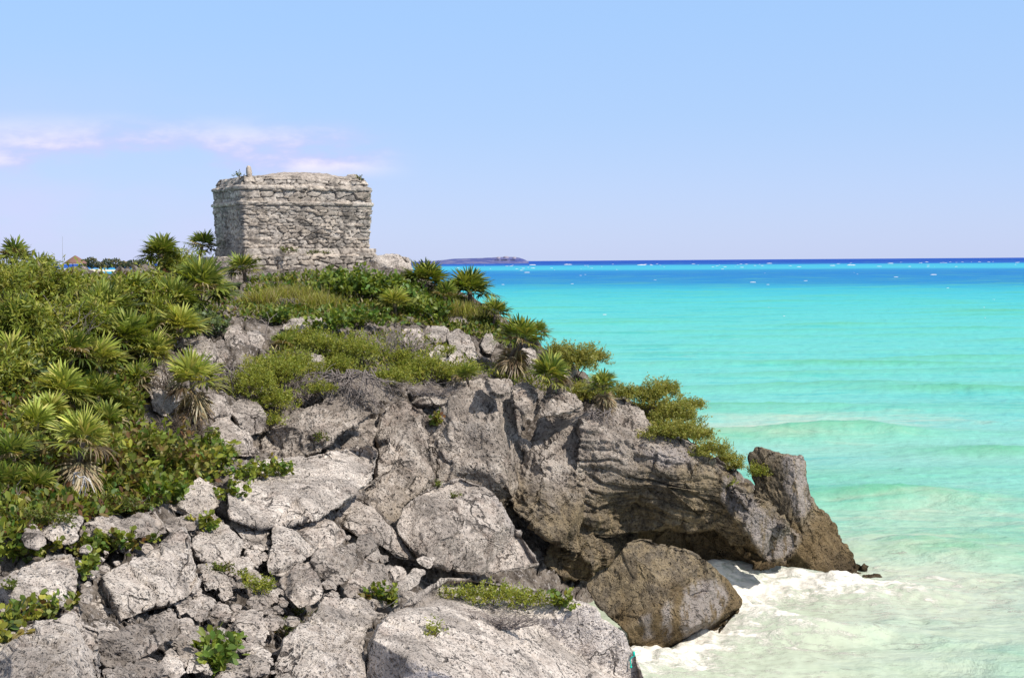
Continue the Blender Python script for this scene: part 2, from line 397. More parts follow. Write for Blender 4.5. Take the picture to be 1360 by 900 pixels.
F = np.stack([ii * nc + jj, (ii + 1) * nc + jj, (ii + 1) * nc + jj + 1, ii * nc + jj + 1], -1).reshape(-1, 4)
m = NT('stony_ground'); p = m.pos()
c = m.mix(m.mapr(m.noise(p, 2.2, 7, .65), .38, .62), (0.075, 0.06, 0.048), (0.25, 0.21, 0.175))
c = m.mix(m.mapr(m.noise(p, 9, 5, .7), .52, .66), c, (0.40, 0.36, 0.335)); m.l(c, m.b.inputs['Base Color'])
m.l(m.bump(m.noise(p, 10, 6, .7), .12).outputs[0], m.b.inputs['Normal']); MAT['soil'] = m.m
structure(link('ground', make_mesh('ground', V, [F]), MAT['soil'])); solid(V, [F])

# ------------------------------------------------------------------ rocks: outline -> closed, faceted, weathered body
def rock_arrays(poly, d=None, H=1.0, seed=0, facets=8, planes=(), centre=None, amp=1.0, strata=0.0, step=1.9, ctrl=(), follow=0.6, jag=1.0, box=0.6, rough=1.0, frac=1.0, vert=0.8, shrink=1.0, smooth=2, jf=14.0):
    r = np.random.default_rng(seed + 11)
    poly = np.array(poly, float)
    if centre is None:
        x, y = poly[:, 0], poly[:, 1]; x1, y1 = np.roll(x, -1), np.roll(y, -1); cr = x * y1 - x1 * y; A = cr.sum() / 2
        centre = np.array([((x + x1) * cr).sum() / (6 * A), ((y + y1) * cr).sum() / (6 * A)])
    centre = np.array(centre, float)
    seg = np.linalg.norm(np.roll(poly, -1, 0) - poly, axis=1); per = seg.sum()
    N = int(np.clip(per / step, 28, 620)); s = np.linspace(0, per, N, endpoint=False); cum = np.concatenate([[0], np.cumsum(seg)])
    pc = np.concatenate([poly, poly[:1]]); E = np.stack([np.interp(s, cum, pc[:, 0]), np.interp(s, cum, pc[:, 1])], 1)
    for _ in range(smooth): E = 0.5 * E + 0.25 * (np.roll(E, 1, 0) + np.roll(E, -1, 0))
    E = centre + (E - centre) * shrink
    rad = np.linalg.norm(E - centre, axis=1); R = np.median(rad)
    q3 = np.concatenate([E / jf, np.full((N, 1), seed * 3.7)], 1)
    E = centre + (E - centre) * (1 + jag * np.clip(2.6 * fbm(q3, 3, seed), -4, 4) / np.maximum(rad, 8))[:, None]
    d0 = float(depth(*centre)) - 0.15 if d is None else d
    mpx = d0 / FPX
    nf = int(np.clip(R / step * 1.25, 9, 150)); nb = max(6, nf // 3)
    ph = np.concatenate([np.linspace(0.02, np.pi / 2, nf), np.linspace(np.pi / 2, np.pi - 0.02, nb + 1)[1:]])
    rr = np.sin(ph) ** 0.9; ff = np.sign(np.cos(ph)) * np.abs(np.cos(ph)) ** box
    Hm = H * R * mpx
    px = centre[0] + rr[:, None] * (E[:, 0] - centre[0])[None]; py = centre[1] + rr[:, None] * (E[:, 1] - centre[1])[None]
    X = (px - centre[0]) * mpx; Z = -(py - centre[1]) * mpx
    f = np.broadcast_to((ff * Hm)[:, None], px.shape).copy()
    front = (ph <= np.pi / 2)[:, None]
    rx, rz = np.ptp(E[:, 0]) * mpx / 2, np.ptp(E[:, 1]) * mpx / 2
    pl = list(planes)
    for k in range(facets):
        n = r.normal(size=3); n[2] = abs(n[2]) * 0.7 + 0.25; n /= np.linalg.norm(n); pl.append((*n, r.uniform(0.50, 0.80)))
    for nx, nz_, ny, h in pl:
        q = math.sqrt(nx * nx + nz_ * nz_ + ny * ny); nx, nz_, ny = nx / q, nz_ / q, ny / q
        sup = math.sqrt((nx * rx) ** 2 + (nz_ * rz) ** 2 + (ny * Hm) ** 2)
        g = (h * sup - nx * X - nz_ * Z) / ny
        f = np.where(front, np.minimum(f, np.maximum(g, -0.5 * Hm)), f)
    for qx, qy, off, sg in ctrl:                               # local hollows (<0) and bulges (>0), metres
        f = f + np.where(front, off * np.exp(-((px - qx) ** 2 + (py - qy) ** 2) / (2 * sg * sg)), 0)
    dev = depth(px, py) - float(depth(*centre))
    Dp = d0 + follow * np.clip(dev, -4, 4) - f
    P = unproj(px, py, Dp); nr, nc = P.shape[:2]
    def normals(P):
        du = np.roll(P, -1, 1) - np.roll(P, 1, 1); dv = np.gradient(P, axis=0)
        n = np.cross(dv, du); n /= np.linalg.norm(n, axis=-1)[..., None] + 1e-9
        return n
    Nn = normals(P); c0 = P.mean((0, 1))
    if (Nn * (P - c0)).sum() < 0: Nn = -Nn
    fl = P.reshape(-1, 3); S = max(R * mpx, 0.05)
    # smooth normals for large displacement
    big = 0.10 * fbm(fl * (0.9 / S) + seed, 3, seed)
    wq = fl + .05 * S * np.stack([fbm(fl * (2.5 / S), 3, seed + 41), fbm(fl * (2.5 / S), 3, seed + 42), fbm(fl * (2.5 / S), 3, seed + 43)], 1)
    A_ = np.array([1.0, 1.0, vert])
    fr = facet_steps(wq * A_ * (1.0 / S) + seed, seed + 44, .30, .045, .06, .03)
    fr = fr + .42 * facet_steps(wq * A_ * (2.4 / S) + seed, seed + 45, .34, .04, .05, .05)
    fr = fr + .20 * facet_steps(wq * A_ * (5.5 / S) + seed, seed + 46, .22, .04, .06, .07)
    med = 1.5 * fbm(fl / (20 * mpx), 4, seed + 9, 0.6)
    w1, w2, _ = worley(fl / (10.5 * mpx), seed)
    w3, _, _ = worley(fl / (5.2 * mpx), seed + 3)
    msk = np.clip(fbm(fl / (45 * mpx), 2, seed + 2) * 2.2 + 0.5, 0, 1.3)
    fine = (-2.8 * np.exp(-(w1 / 0.30) ** 2) - 1.2 * np.exp(-(w3 / 0.33) ** 2)) * msk + 0.5 * ridged(fl / (8 * mpx), 2, seed + 8)
    disp = amp * ((big + fr * frac) * min(S, 1.0) * rough + (med * rough + fine) * mpx)
    if strata:
        zz = np.stack([fl[:, 0] * .55, fl[:, 1] * .55, (fl[:, 2] + .22 * fl[:, 0] + .25 * fbm(fl * .6, 3, 44)) * 4.2], 1)
        disp = disp + strata * (.75 * fbm(zz, 4, 71, .6) - 1.0 * np.exp(-(vnoise(zz * .55, 72) / .05) ** 2)) * np.clip(fbm(fl * 0.7, 2, 61) + 0.8, .1, 1)
    P = P + Nn * disp.reshape(nr, nc)[..., None]
    V = np.concatenate([P.reshape(-1, 3), P[0].mean(0)[None], P[-1].mean(0)[None]])
    i = np.arange(nr - 1)[:, None]; j = np.arange(nc)[None]
    F = np.stack([i * nc + j, i * nc + (j + 1) % nc, (i + 1) * nc + (j + 1) % nc, (i + 1) * nc + j], -1).reshape(-1, 4)
    jj = np.arange(nc); a = nr * nc
    T = np.concatenate([np.stack([np.full(nc, a), (jj + 1) % nc, jj], 1), np.stack([np.full(nc, a + 1), a - nc + jj, a - nc + (jj + 1) % nc], 1)])
    return V, F, T

def to_px(V):
    q = (V - CAM) @ RMN; return CX - q[:, 0] / q[:, 2] * FPX, CY + q[:, 1] / q[:, 2] * FPX

# the bedrock of the headland: one structure of several masses
CLIFF = [
 # left column of the face
 dict(poly=[(499,640),(503,572),(508,548),(518,537),(540,535),(563,548),(569,575),(573,630),(566,652),(540,668),(524,700),(505,700),(470,690),(450,668),(478,655)], d=35.2, H=0.62, seed=101, facets=4, planes=[(-.2,.1,1,.72),(.55,.1,.8,.62)], box=.42),
 dict(poly=[(425,600),(432,588),(450,578),(466,562),(486,546),(506,530),(538,525),(530,545),(512,556),(505,585),(497,600),(460,612)], d=36.4, H=0.8, seed=102, facets=7),
 # the pale main face
 dict(poly=[(545,548),(560,535),(592,524),(622,509),(648,502),(676,505),(682,530),(690,570),(692,618),(686,655),(664,690),(630,690),(590,672),(566,660),(566,600)], d=37.3, H=0.62, seed=103, facets=5, planes=[(-.1,.05,1,.66),(-.6,0,.8,.7)], ctrl=[(610,600,-.25,22),(650,560,.2,18)], box=.38, step=1.7),
 dict(poly=[(640,520),(645,503),(674,503),(679,527),(666,534),(652,527)], d=37.2, H=0.8, seed=104),
 dict(poly=[(680,514),(695,507),(712,514),(716,545),(708,560),(694,552),(684,535)], d=38.0, H=0.7, seed=105),
 dict(poly=[(688,584),(697,580),(706,589),(702,601),(692,600)], d=38.0, H=0.8, seed=106),
 dict(poly=[(683,533),(691,534),(693,560),(690,580),(686,560)], d=37.6, H=0.8, seed=107),
 # block above the horizontal joint, then the right-hand face
 dict(poly=[(717,553),(719,530),(728,518),(746,515),(762,524),(776,536),(774,545),(745,550)], d=38.2, H=0.75, seed=108, facets=4, planes=[(0,.1,1,.7)]),
 dict(poly=[(716,557),(745,552),(775,547),(782,570),(792,605),(806,650),(800,695),(765,735),(725,712),(682,676),(676,652),(694,622),(702,605)], d=38.2, H=0.55, seed=109, facets=3, planes=[(-.05,.1,1,.62),(-.5,-.2,.8,.8)], box=.36, step=1.7, strata=.05),
 # layered brown buttress that overhangs the water
 dict(poly=[(770,556),(786,545),(806,538),(822,538),(842,552),(872,570),(902,584),(932,600),(950,616),(966,640),(990,650),(1002,668),(1016,664),(1032,690),(1060,714),(1052,738),(1012,758),(994,740),(984,708),(962,688),(944,702),(918,706),(888,700),(858,704),(836,706),(800,712),(770,700),(764,640)], centre=(885,645), d=39.0, H=0.55, seed=110, facets=2, planes=[(-.12,-.32,.95,.40),(.25,.75,.6,.60),(.0,-.85,.6,.55)], strata=.15, box=.42, step=1.6, ctrl=[(905,665,.35,30),(960,690,-.5,22),(830,690,-.6,25)], follow=.35),
 # hollow back wall under the overhang
 dict(poly=[(690,700),(740,660),(800,660),(880,660),(960,664),(1000,700),(1030,745),(1030,800),(960,820),(860,815),(780,812),(700,775)], centre=(860,740), d=41.3, H=0.32, seed=111, facets=3, strata=.08, box=.36, follow=.15),
 dict(poly=[(735,705),(770,690),(815,690),(846,706),(836,728),(800,755),(780,776),(745,764),(722,748)], d=38.6, H=0.7, seed=112, facets=5, strata=.05),
 dict(poly=[(925,690),(960,684),(990,700),(1005,740),(1000,765),(960,765),(930,745),(912,716)], d=40.6, H=0.4, seed=120, facets=4),
 # rock at the outer point
 dict(poly=[(993,604),(1005,593),(1020,597),(1034,602),(1050,605),(1064,604),(1071,614),(1071,634),(1074,655),(1090,680),(1104,704),(1108,745),(1060,770),(1010,760),(1004,700),(1004,645)], d=42.2, H=.62, seed=113, facets=1, planes=[(.75,.15,.7,.62),(-.45,.0,.9,.42)], jag=.9, jf=8, step=1.5, follow=.1, frac=.3, rough=.6),
 dict(poly=[(1012,690),(1040,670),(1070,662),(1092,682),(1112,702),(1124,722),(1137,750),(1158,764),(1172,786),(1150,800),(1100,808),(1040,806),(992,800),(984,766),(1000,730)], d=42.2, H=.6, seed=121, facets=3, planes=[(.6,.3,.75,.6),(-.3,-.3,.9,.6)], jag=1.7, jf=8, step=1.4, follow=.1, frac=.5),
 dict(poly=[(1100,768),(1138,748),(1152,756),(1166,764),(1182,775),(1198,790),(1175,803),(1120,803)], d=42.0, H=0.8, seed=114, follow=0),
 # jagged pale lip
 dict(poly=[(948,625),(962,632),(972,652),(992,652),(1004,668),(1018,666),(1034,690),(1060,714),(1052,734),(1028,750),(1012,740),(996,712),(975,690),(955,660)], d=38.6, H=0.5, seed=115, facets=6, jag=1.5, jf=9, follow=.3),
 # shaded rock behind the slab and under the shrubs
 dict(poly=[(350,585),(362,560),(385,548),(430,535),(480,530),(500,545),(470,565),(445,580),(425,600),(385,612),(352,606)], d=33.8, H=0.6, seed=116, facets=6),
 dict(poly=[(415,520),(430,505),(465,498),(500,506),(512,525),(490,545),(445,548)], d=35.6, H=0.8, seed=117, facets=4),
 dict(poly=[(540,540),(560,520),(600,512),(640,500),(650,520),(600,535),(570,550)], d=38.0, H=0.6, seed=118, facets=5),
 dict(poly=[(790,545),(810,530),(830,530),(850,550),(880,575),(850,580),(805,565)], d=39.6, H=0.6, seed=119, facets=5),
]
cg = Geo()
for q in CLIFF:
    V, F, T = rock_arrays(**{'frac': .6, 'rough': .85, 'jag': .6, **q}); cg.add(V, F); cg.f.append(T + cg.n - len(V)); solid(V, [F])
V, Fl, _ = cg.arrays()
def scar_lit_attr(me_, V, polys):
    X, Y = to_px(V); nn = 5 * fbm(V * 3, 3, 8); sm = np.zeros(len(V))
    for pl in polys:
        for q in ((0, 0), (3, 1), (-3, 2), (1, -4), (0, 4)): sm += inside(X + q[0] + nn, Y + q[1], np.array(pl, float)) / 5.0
    at = me_.attributes.new('scar_lit', 'FLOAT_COLOR', 'POINT'); at.data.foreach_set('color', np.repeat(np.clip(sm, 0, 1)[:, None], 4, 1).astype(np.float32).ravel())
me_ = make_mesh('cliff', V, Fl)
scar_lit_attr(me_, V, [[(960,630),(990,655),(1030,690),(1062,714),(1050,738),(1020,745),(1000,715),(985,690),(960,665)], [(1040,606),(1070,606),(1072,640),(1080,672),(1060,690),(1046,650)], [(850,596),(905,590),(930,612),(880,622)]])  # second outline paints the sunlit right side of the outer rock pale
structure(link('cliff', me_, MAT['cliff']))

def boulder(label, poly, mat='grey', name='boulder', cat='rock', group=None, scar_lit=None, **k):
    k['H'] = k.get('H', 1) * 1.35; k['planes'] = list(k.get('planes', ())) + [(0.05, -.72, .7, .52)] + ([] if k.get('planes') else [(-.05, .85, .55, .42)])
    V, F, T = rock_arrays(poly, shrink=.955, **{'jag': .45, 'frac': .45, 'rough': .7, **k}); solid(V, [F])
    o = np.array([V[:, 0].mean(), V[:, 1].mean(), V[:, 2].min()])
    me_ = make_mesh(name, V - o, [F, T])
    if scar_lit is not None:
        scar_lit_attr(me_, V, scar_lit)
    ob = link(name, me_, MAT[mat], None, o); tag(ob, label, cat, group); return ob

BOULDERS = [
 ("huge angular pale boulder leaning against the foot of the cliff face", [(522,697),(533,672),(558,652),(584,640),(611,632),(641,644),(661,656),(677,682),(697,716),(719,752),(690,758),(650,763),(610,761),(575,751),(545,731),(527,712)], 'grey', dict(d=32.6, H=.75, seed=1, facets=3, planes=[(.12,.42,.85,.44),(-.85,.05,.5,.5),(.8,.15,.55,.6),(-.1,-.7,.7,.55)], box=.42, scar_lit=[[(655,660),(668,662),(690,700),(712,745),(700,742),(680,705)]])),
 ("wedge shaped brown boulder standing in the surf below the cliff", [(774,776),(802,754),(832,716),(850,711),(890,722),(930,735),(950,750),(976,776),(991,797),(985,812),(966,832),(950,852),(925,876),(900,884),(860,884),(836,872),(832,842),(805,818),(788,802)], 'cliff', dict(d=33.6, H=.7, seed=2, facets=3, planes=[(-.5,.3,.8,.42),(.55,-.05,.85,.42),(.0,.75,.65,.5),(.1,-.5,.8,.7)], follow=.2, box=.42, amp=.9, scar_lit=[[(908,785),(925,772),(955,770),(968,795),(955,820),(930,848),(912,852),(903,825)],[(880,800),(890,798),(893,850),(880,845)],[(850,820),(862,815),(868,845),(858,850)]])),
 ("broad flat topped rock with a yellow shrub on it at the bottom of the picture", [(478,930),(482,858),(498,828),(520,808),(540,797),(564,778),(590,764),(640,768),(700,778),(760,795),(798,805),(806,822),(836,838),(842,856),(853,874),(861,900),(868,960),(600,970)], 'pale', dict(d=23.2, H=.55, seed=3, facets=2, planes=[(-.05,.9,.5,.60),(-.05,-.22,1,.46),(.6,-.1,.8,.66),(-.6,0,.8,.7)], follow=.55, centre=(660,860), step=1.8, amp=.8)),
 ("long pale slab with a flat sunlit top lying across the middle of the rocks", [(304,626),(326,612),(360,608),(405,607),(446,598),(494,590),(504,598),(503,618),(496,641),(470,656),(450,674),(420,690),(380,700),(335,700),(302,690),(296,655)], 'pale', dict(d=28.9, H=.75, seed=4, facets=0, planes=[(-.04,.9,.45,.30),(-.02,-.45,1,.50)], box=.5, follow=.95, jag=.3, frac=.4)),
 ("large tilted grey slab in the lower left with a straight shadow under its edge", [(109,816),(119,776),(140,757),(175,742),(217,715),(244,695),(254,705),(261,737),(266,775),(260,788),(232,802),(195,812),(155,828),(124,827)], 'pale', dict(H=.6, seed=5, facets=3, planes=[(-.25,.45,.9,.4),(.4,-.3,.8,.6)], box=.42)),
 ("whitish pitted rock filling the bottom left corner", [(-14,850),(8,834),(37,822),(75,820),(105,801),(111,825),(135,835),(130,870),(136,905),(130,950),(-14,950)], 'pale', dict(H=.6, seed=6, facets=4, planes=[(-.1,.6,.8,.45)])),
 ("low grey rock wedged below the tilted slab with dark holes at its right", [(124,842),(160,836),(200,817),(229,807),(238,822),(238,842),(206,864),(176,884),(140,890),(127,872)], 'grey', dict(H=.65, seed=7, facets=5, planes=[(0,.6,.8,.45)])),
 ("pale flat rock at the left picture edge between two leafy patches", [(-14,795),(0,768),(20,755),(45,745),(70,738),(97,735),(103,755),(107,776),(98,798),(75,808),(40,808),(-14,822)], 'pale', dict(H=.6, seed=8, facets=5, planes=[(0,.7,.7,.4)])),
 ("knobbly grey rock at the left, above the sea grape patch", [(48,697),(62,690),(80,683),(100,679),(114,688),(104,704),(105,717),(88,724),(72,721),(55,710)], 'pale', dict(H=.7, seed=9, facets=6)),
 ("long grey ridge of rock just under the leafy bank on the left", [(102,712),(106,696),(122,690),(150,683),(165,690),(182,682),(205,677),(216,690),(223,706),(206,716),(185,713),(165,718),(145,712),(122,716)], 'grey', dict(H=.9, seed=10, facets=6)),
 ("small dark rock under the knobbly grey rock at the left", [(28,712),(34,700),(46,694),(58,708),(64,722),(50,730),(33,726)], 'grey', dict(H=.8, seed=11)),
 ("triangular flat faced block in the middle of the boulder field", [(361,696),(372,697),(395,703),(421,724),(417,736),(392,751),(375,768),(355,763),(353,745),(360,720)], 'pale', dict(H=.85, seed=12, facets=2, planes=[(-.1,.35,.9,.42),(.6,-.3,.7,.6)], amp=.8)),
 ("rounded grey boulder overhanging a dark hollow, left of the triangular block", [(305,697),(315,686),(350,682),(366,692),(358,714),(346,724),(325,720)], 'pale', dict(H=.9, seed=13, facets=4, planes=[(0,.8,.6,.3)])),
 ("grey boulder with a dark undercut right of the tilted slab", [(255,712),(275,702),(297,691),(312,706),(326,720),(318,741),(296,752),(264,744),(253,727)], 'pale', dict(H=.9, seed=14, facets=4, planes=[(-.1,.75,.7,.35)])),
 ("dark blue grey block lying behind the triangular block", [(368,694),(400,690),(432,686),(456,701),(462,716),(440,733),(420,731),(404,716)], 'grey', dict(H=.75, seed=15, facets=4)),
 ("rough honeycombed boulder right of the triangular block", [(411,743),(421,731),(450,725),(472,720),(480,747),(473,763),(456,776),(440,779),(427,768),(416,760)], 'grey', dict(H=.95, seed=16, facets=2, amp=1.35)),
 ("upright pitted boulder below the triangular block", [(369,771),(382,757),(400,743),(417,757),(427,774),(428,786),(420,803),(397,809),(381,793)], 'grey', dict(H=.9, seed=17, facets=3)),
 ("square edged grey block beside the smaller stones in the gully", [(471,753),(490,746),(512,749),(523,775),(516,791),(462,794),(454,786)], 'grey', dict(H=.85, seed=18, facets=2, planes=[(-.5,.1,.8,.5),(.55,.1,.8,.5)], amp=.8)),
 ("small tan stone standing on edge above the square block", [(470,727),(474,714),(482,709),(495,705),(503,728),(482,741)], 'grey', dict(H=.8, seed=19, amp=.7)),
 ("pale angular stone at the right end of the gully", [(523,783),(532,767),(547,757),(561,762),(557,776),(540,786),(526,791)], 'pale', dict(H=.8, seed=20, amp=.6)),
 ("small smooth round stone above the pale angular stone", [(516,756),(524,750),(534,751),(542,761),(533,771),(521,773)], 'grey', dict(H=.9, seed=21, amp=.6)),
 ("grey plate of rock leaning between the slab and the huge boulder", [(443,682),(456,661),(472,656),(500,676),(521,700),(554,746),(532,742),(502,722),(470,712),(450,697)], 'grey', dict(d=31.0, H=.5, seed=22, facets=3, amp=.7)),
 ("whitish pitted boulder at the bottom centre with a lit crest", [(360,930),(364,872),(375,850),(408,822),(424,800),(430,784),(456,792),(498,794),(503,815),(491,832),(487,850),(489,890),(492,940)], 'pale', dict(H=.7, seed=23, facets=3, planes=[(-.1,.7,.7,.5),(-.6,0,.8,.62)])),
 ("low pale rock at the edge of the red leafed bank", [(218,662),(245,650),(264,633),(292,646),(296,666),(280,680),(245,684),(220,676)], 'pale', dict(H=.8, seed=25, facets=5)),
 ("grey broken rock below the pale rock at the edge of the red leafed bank", [(214,700),(222,686),(246,680),(282,678),(300,692),(288,706),(250,705),(230,712)], 'grey', dict(H=.7, seed=26, facets=5)),
 ("oval grey rock among the palms at upper left", [(240,464),(255,454),(280,449),(291,460),(299,479),(286,492),(265,488),(250,480)], 'grey', dict(H=.85, seed=27)),
 ("rounded upright grey rock beside the oval rock near the palms", [(296,446),(304,432),(318,430),(330,449),(337,466),(325,473),(305,471)], 'grey', dict(H=.9, seed=28)),
 ("thin reddish rock squeezed between the oval rock and the upright rock", [(286,452),(297,449),(304,472),(298,482),(290,468)], 'grey', dict(H=.8, seed=29)),
 ("small white edged rock behind the upright rock", [(326,440),(343,436),(353,452),(346,464),(332,458)], 'pale', dict(H=.8, seed=30)),
 ("smooth round boulder hanging over the black hollow", [(304,540),(318,527),(345,534),(356,552),(350,574),(328,580),(309,565)], 'grey', dict(H=.9, seed=31, facets=3, amp=.7)),
 ("dark sloping rock left of the black hollow", [(270,575),(285,558),(302,554),(330,576),(346,602),(326,608),(300,600),(278,592)], 'grey', dict(H=.6, seed=32)),
 ("rounded pale boulder on the crest below the palms right of the temple", [(588,413),(603,407),(619,414),(623,429),(612,439),(593,428)], 'pale', dict(H=.9, seed=33, facets=4)),
 ("flat pale block under the rounded crest boulder", [(560,444),(566,434),(582,431),(598,438),(598,453),(576,456)], 'pale', dict(H=.8, seed=34)),
 ("tall pale rock face below the crest boulder", [(592,444),(608,434),(624,446),(636,472),(634,488),(618,490),(600,472)], 'pale', dict(H=.8, seed=35, facets=4)),
 ("grey block half buried in dry twigs on the upper slope", [(526,446),(538,436),(555,434),(566,448),(562,462),(538,458)], 'grey', dict(H=.8, seed=36)),
 ("thin pale rock ledge below the green creeper on the upper slope", [(372,437),(384,425),(404,420),(430,422),(428,434),(396,440)], 'pale', dict(H=.7, seed=37)),
 ("small white rock behind the palm with the dead skirt", [(638,458),(642,446),(652,440),(660,456),(654,470),(644,470)], 'pale', dict(H=.8, seed=38)),
 ("white stone between the two palms on the right crest", [(688,475),(693,462),(708,462),(714,476),(704,486)], 'pale', dict(H=.8, seed=39)),
 ("grey stone on the seaward crest behind the spreading palm", [(738,488),(746,474),(758,476),(768,492),(760,504),(744,502)], 'pale', dict(H=.8, seed=40)),
 ("low white slab under the tall pale rock face", [(566,470),(580,458),(602,462),(616,478),(604,490),(578,484)], 'pale', dict(H=.7, seed=41)),
 ("small bare rock in the shrubs above the cliff face", [(398,478),(412,468),(432,474),(434,488),(412,492)], 'grey', dict(H=.7, seed=42)),
 ("dark grey rock behind the dead palm skirt in the shade", [(196,512),(205,490),(222,488),(236,508),(238,540),(220,556),(202,545)], 'grey', dict(H=.7, seed=43)),
 ("broken grey rock right of the trailing dead palm", [(286,560),(268,545),(275,520),(300,525),(310,545),(305,562)], 'grey', dict(H=.6, seed=44)),
]
for lb, poly, mt, k in BOULDERS: boulder(lb, poly, mt, **k)

# rubble in the gully between the big boulders
RUB = [(285,770,17),(268,796,13),(300,790,12),(318,752,20),(330,828,26),(247,826,11),(262,842,13),(232,850,15),(255,868,20),(226,886,22),(282,838,9),(300,856,15),(322,858,13),
 (345,800,16),(358,826,15),(270,885,24),(310,890,26),(340,880,20),(345,845,12),(240,800,12),(287,815,10),(390,825,12),(200,890,26),(165,900,26),(410,772,9),(350,775,9),(236,760,13),
 (495,735,13),(510,742,9),(466,738,9),(530,780,7),(545,790,9),(505,800,10),(565,745,12),(555,760,10),(250,785,9),(275,755,14),(335,735,13),(350,740,9),(440,710,10),(460,760,9),(480,800,9),(300,735,10),(320,775,10),(262,815,8),(295,838,8),(316,806,9)]
_r = np.random.default_rng(99); _polys = [np.array(q[1], float) for q in BOULDERS]
while len(RUB) < 210:
    x, y = _r.uniform(0, 570), _r.uniform(690, 899)
    if y < 760 - x * .32 or y < 690 + max(0, x - 430) * .6 or any(inside(np.array([x]), np.array([y]), q)[0] for q in _polys): continue
    RUB.append((x, y, _r.uniform(4, 13)))
for k, (x, y, r_) in enumerate(RUB):
    rr_ = np.random.default_rng(500 + k); n = rr_.integers(6, 9); a = np.sort(rr_.uniform(0, 1, n)) * 0.35 + np.arange(n) / n
    rad = r_ * rr_.uniform(0.72, 1.15, n); poly = np.stack([x + rad * np.cos(a * 2 * np.pi) * 1.12, y + rad * np.sin(a * 2 * np.pi) * 0.85], 1)
    boulder("small loose grey stone lying in the rubble of the gully between the boulders", poly, 'pale' if k % 3 == 0 else 'grey', name='stone', cat='stone', group='rubble stones in the gully', H=.9, seed=600 + k, facets=6, amp=.75, d=float(depth(x, y)) + .12)

# ------------------------------------------------------------------ the temple on its stone platform
T0 = math.radians(29.7); NEAR = unproj(324, 338, 51.5); TZ = float(NEAR[2])
AX = np.array([math.cos(T0), math.sin(T0), 0]); BX = np.array([-math.sin(T0), math.cos(T0), 0]); UP = np.array([0, 0, 1.0])
TW, TD = 5.0, 3.2
def masonry(name):
    m = NT(name); p = m.pos(); a = m.attr('tint')
    med = m.noise(p, 7, 7, .7); fin = m.noise(p, 26, 4, .7)
    c = m.mix(m.mapr(med, .36, .66), (0.29, 0.25, 0.212), (0.55, 0.48, 0.405))
    c = m.mix(m.math('MULTIPLY', m.mapr(m.noise(p, 1.6, 7, .7, .6), .50, .66), 0.75), c, (0.075, 0.066, 0.06))
    c = m.mix(1.0, c, a, 'MULTIPLY'); m.l(c, m.b.inputs['Base Color'])
    m.l(m.bump(m.math('ADD', med, m.math('MULTIPLY', fin, .5)), .07).outputs[0], m.b.inputs['Normal']); m.b.inputs['Roughness'].default_value = .92
    return m.m
MAT['masonry'] = masonry('weathered_masonry')

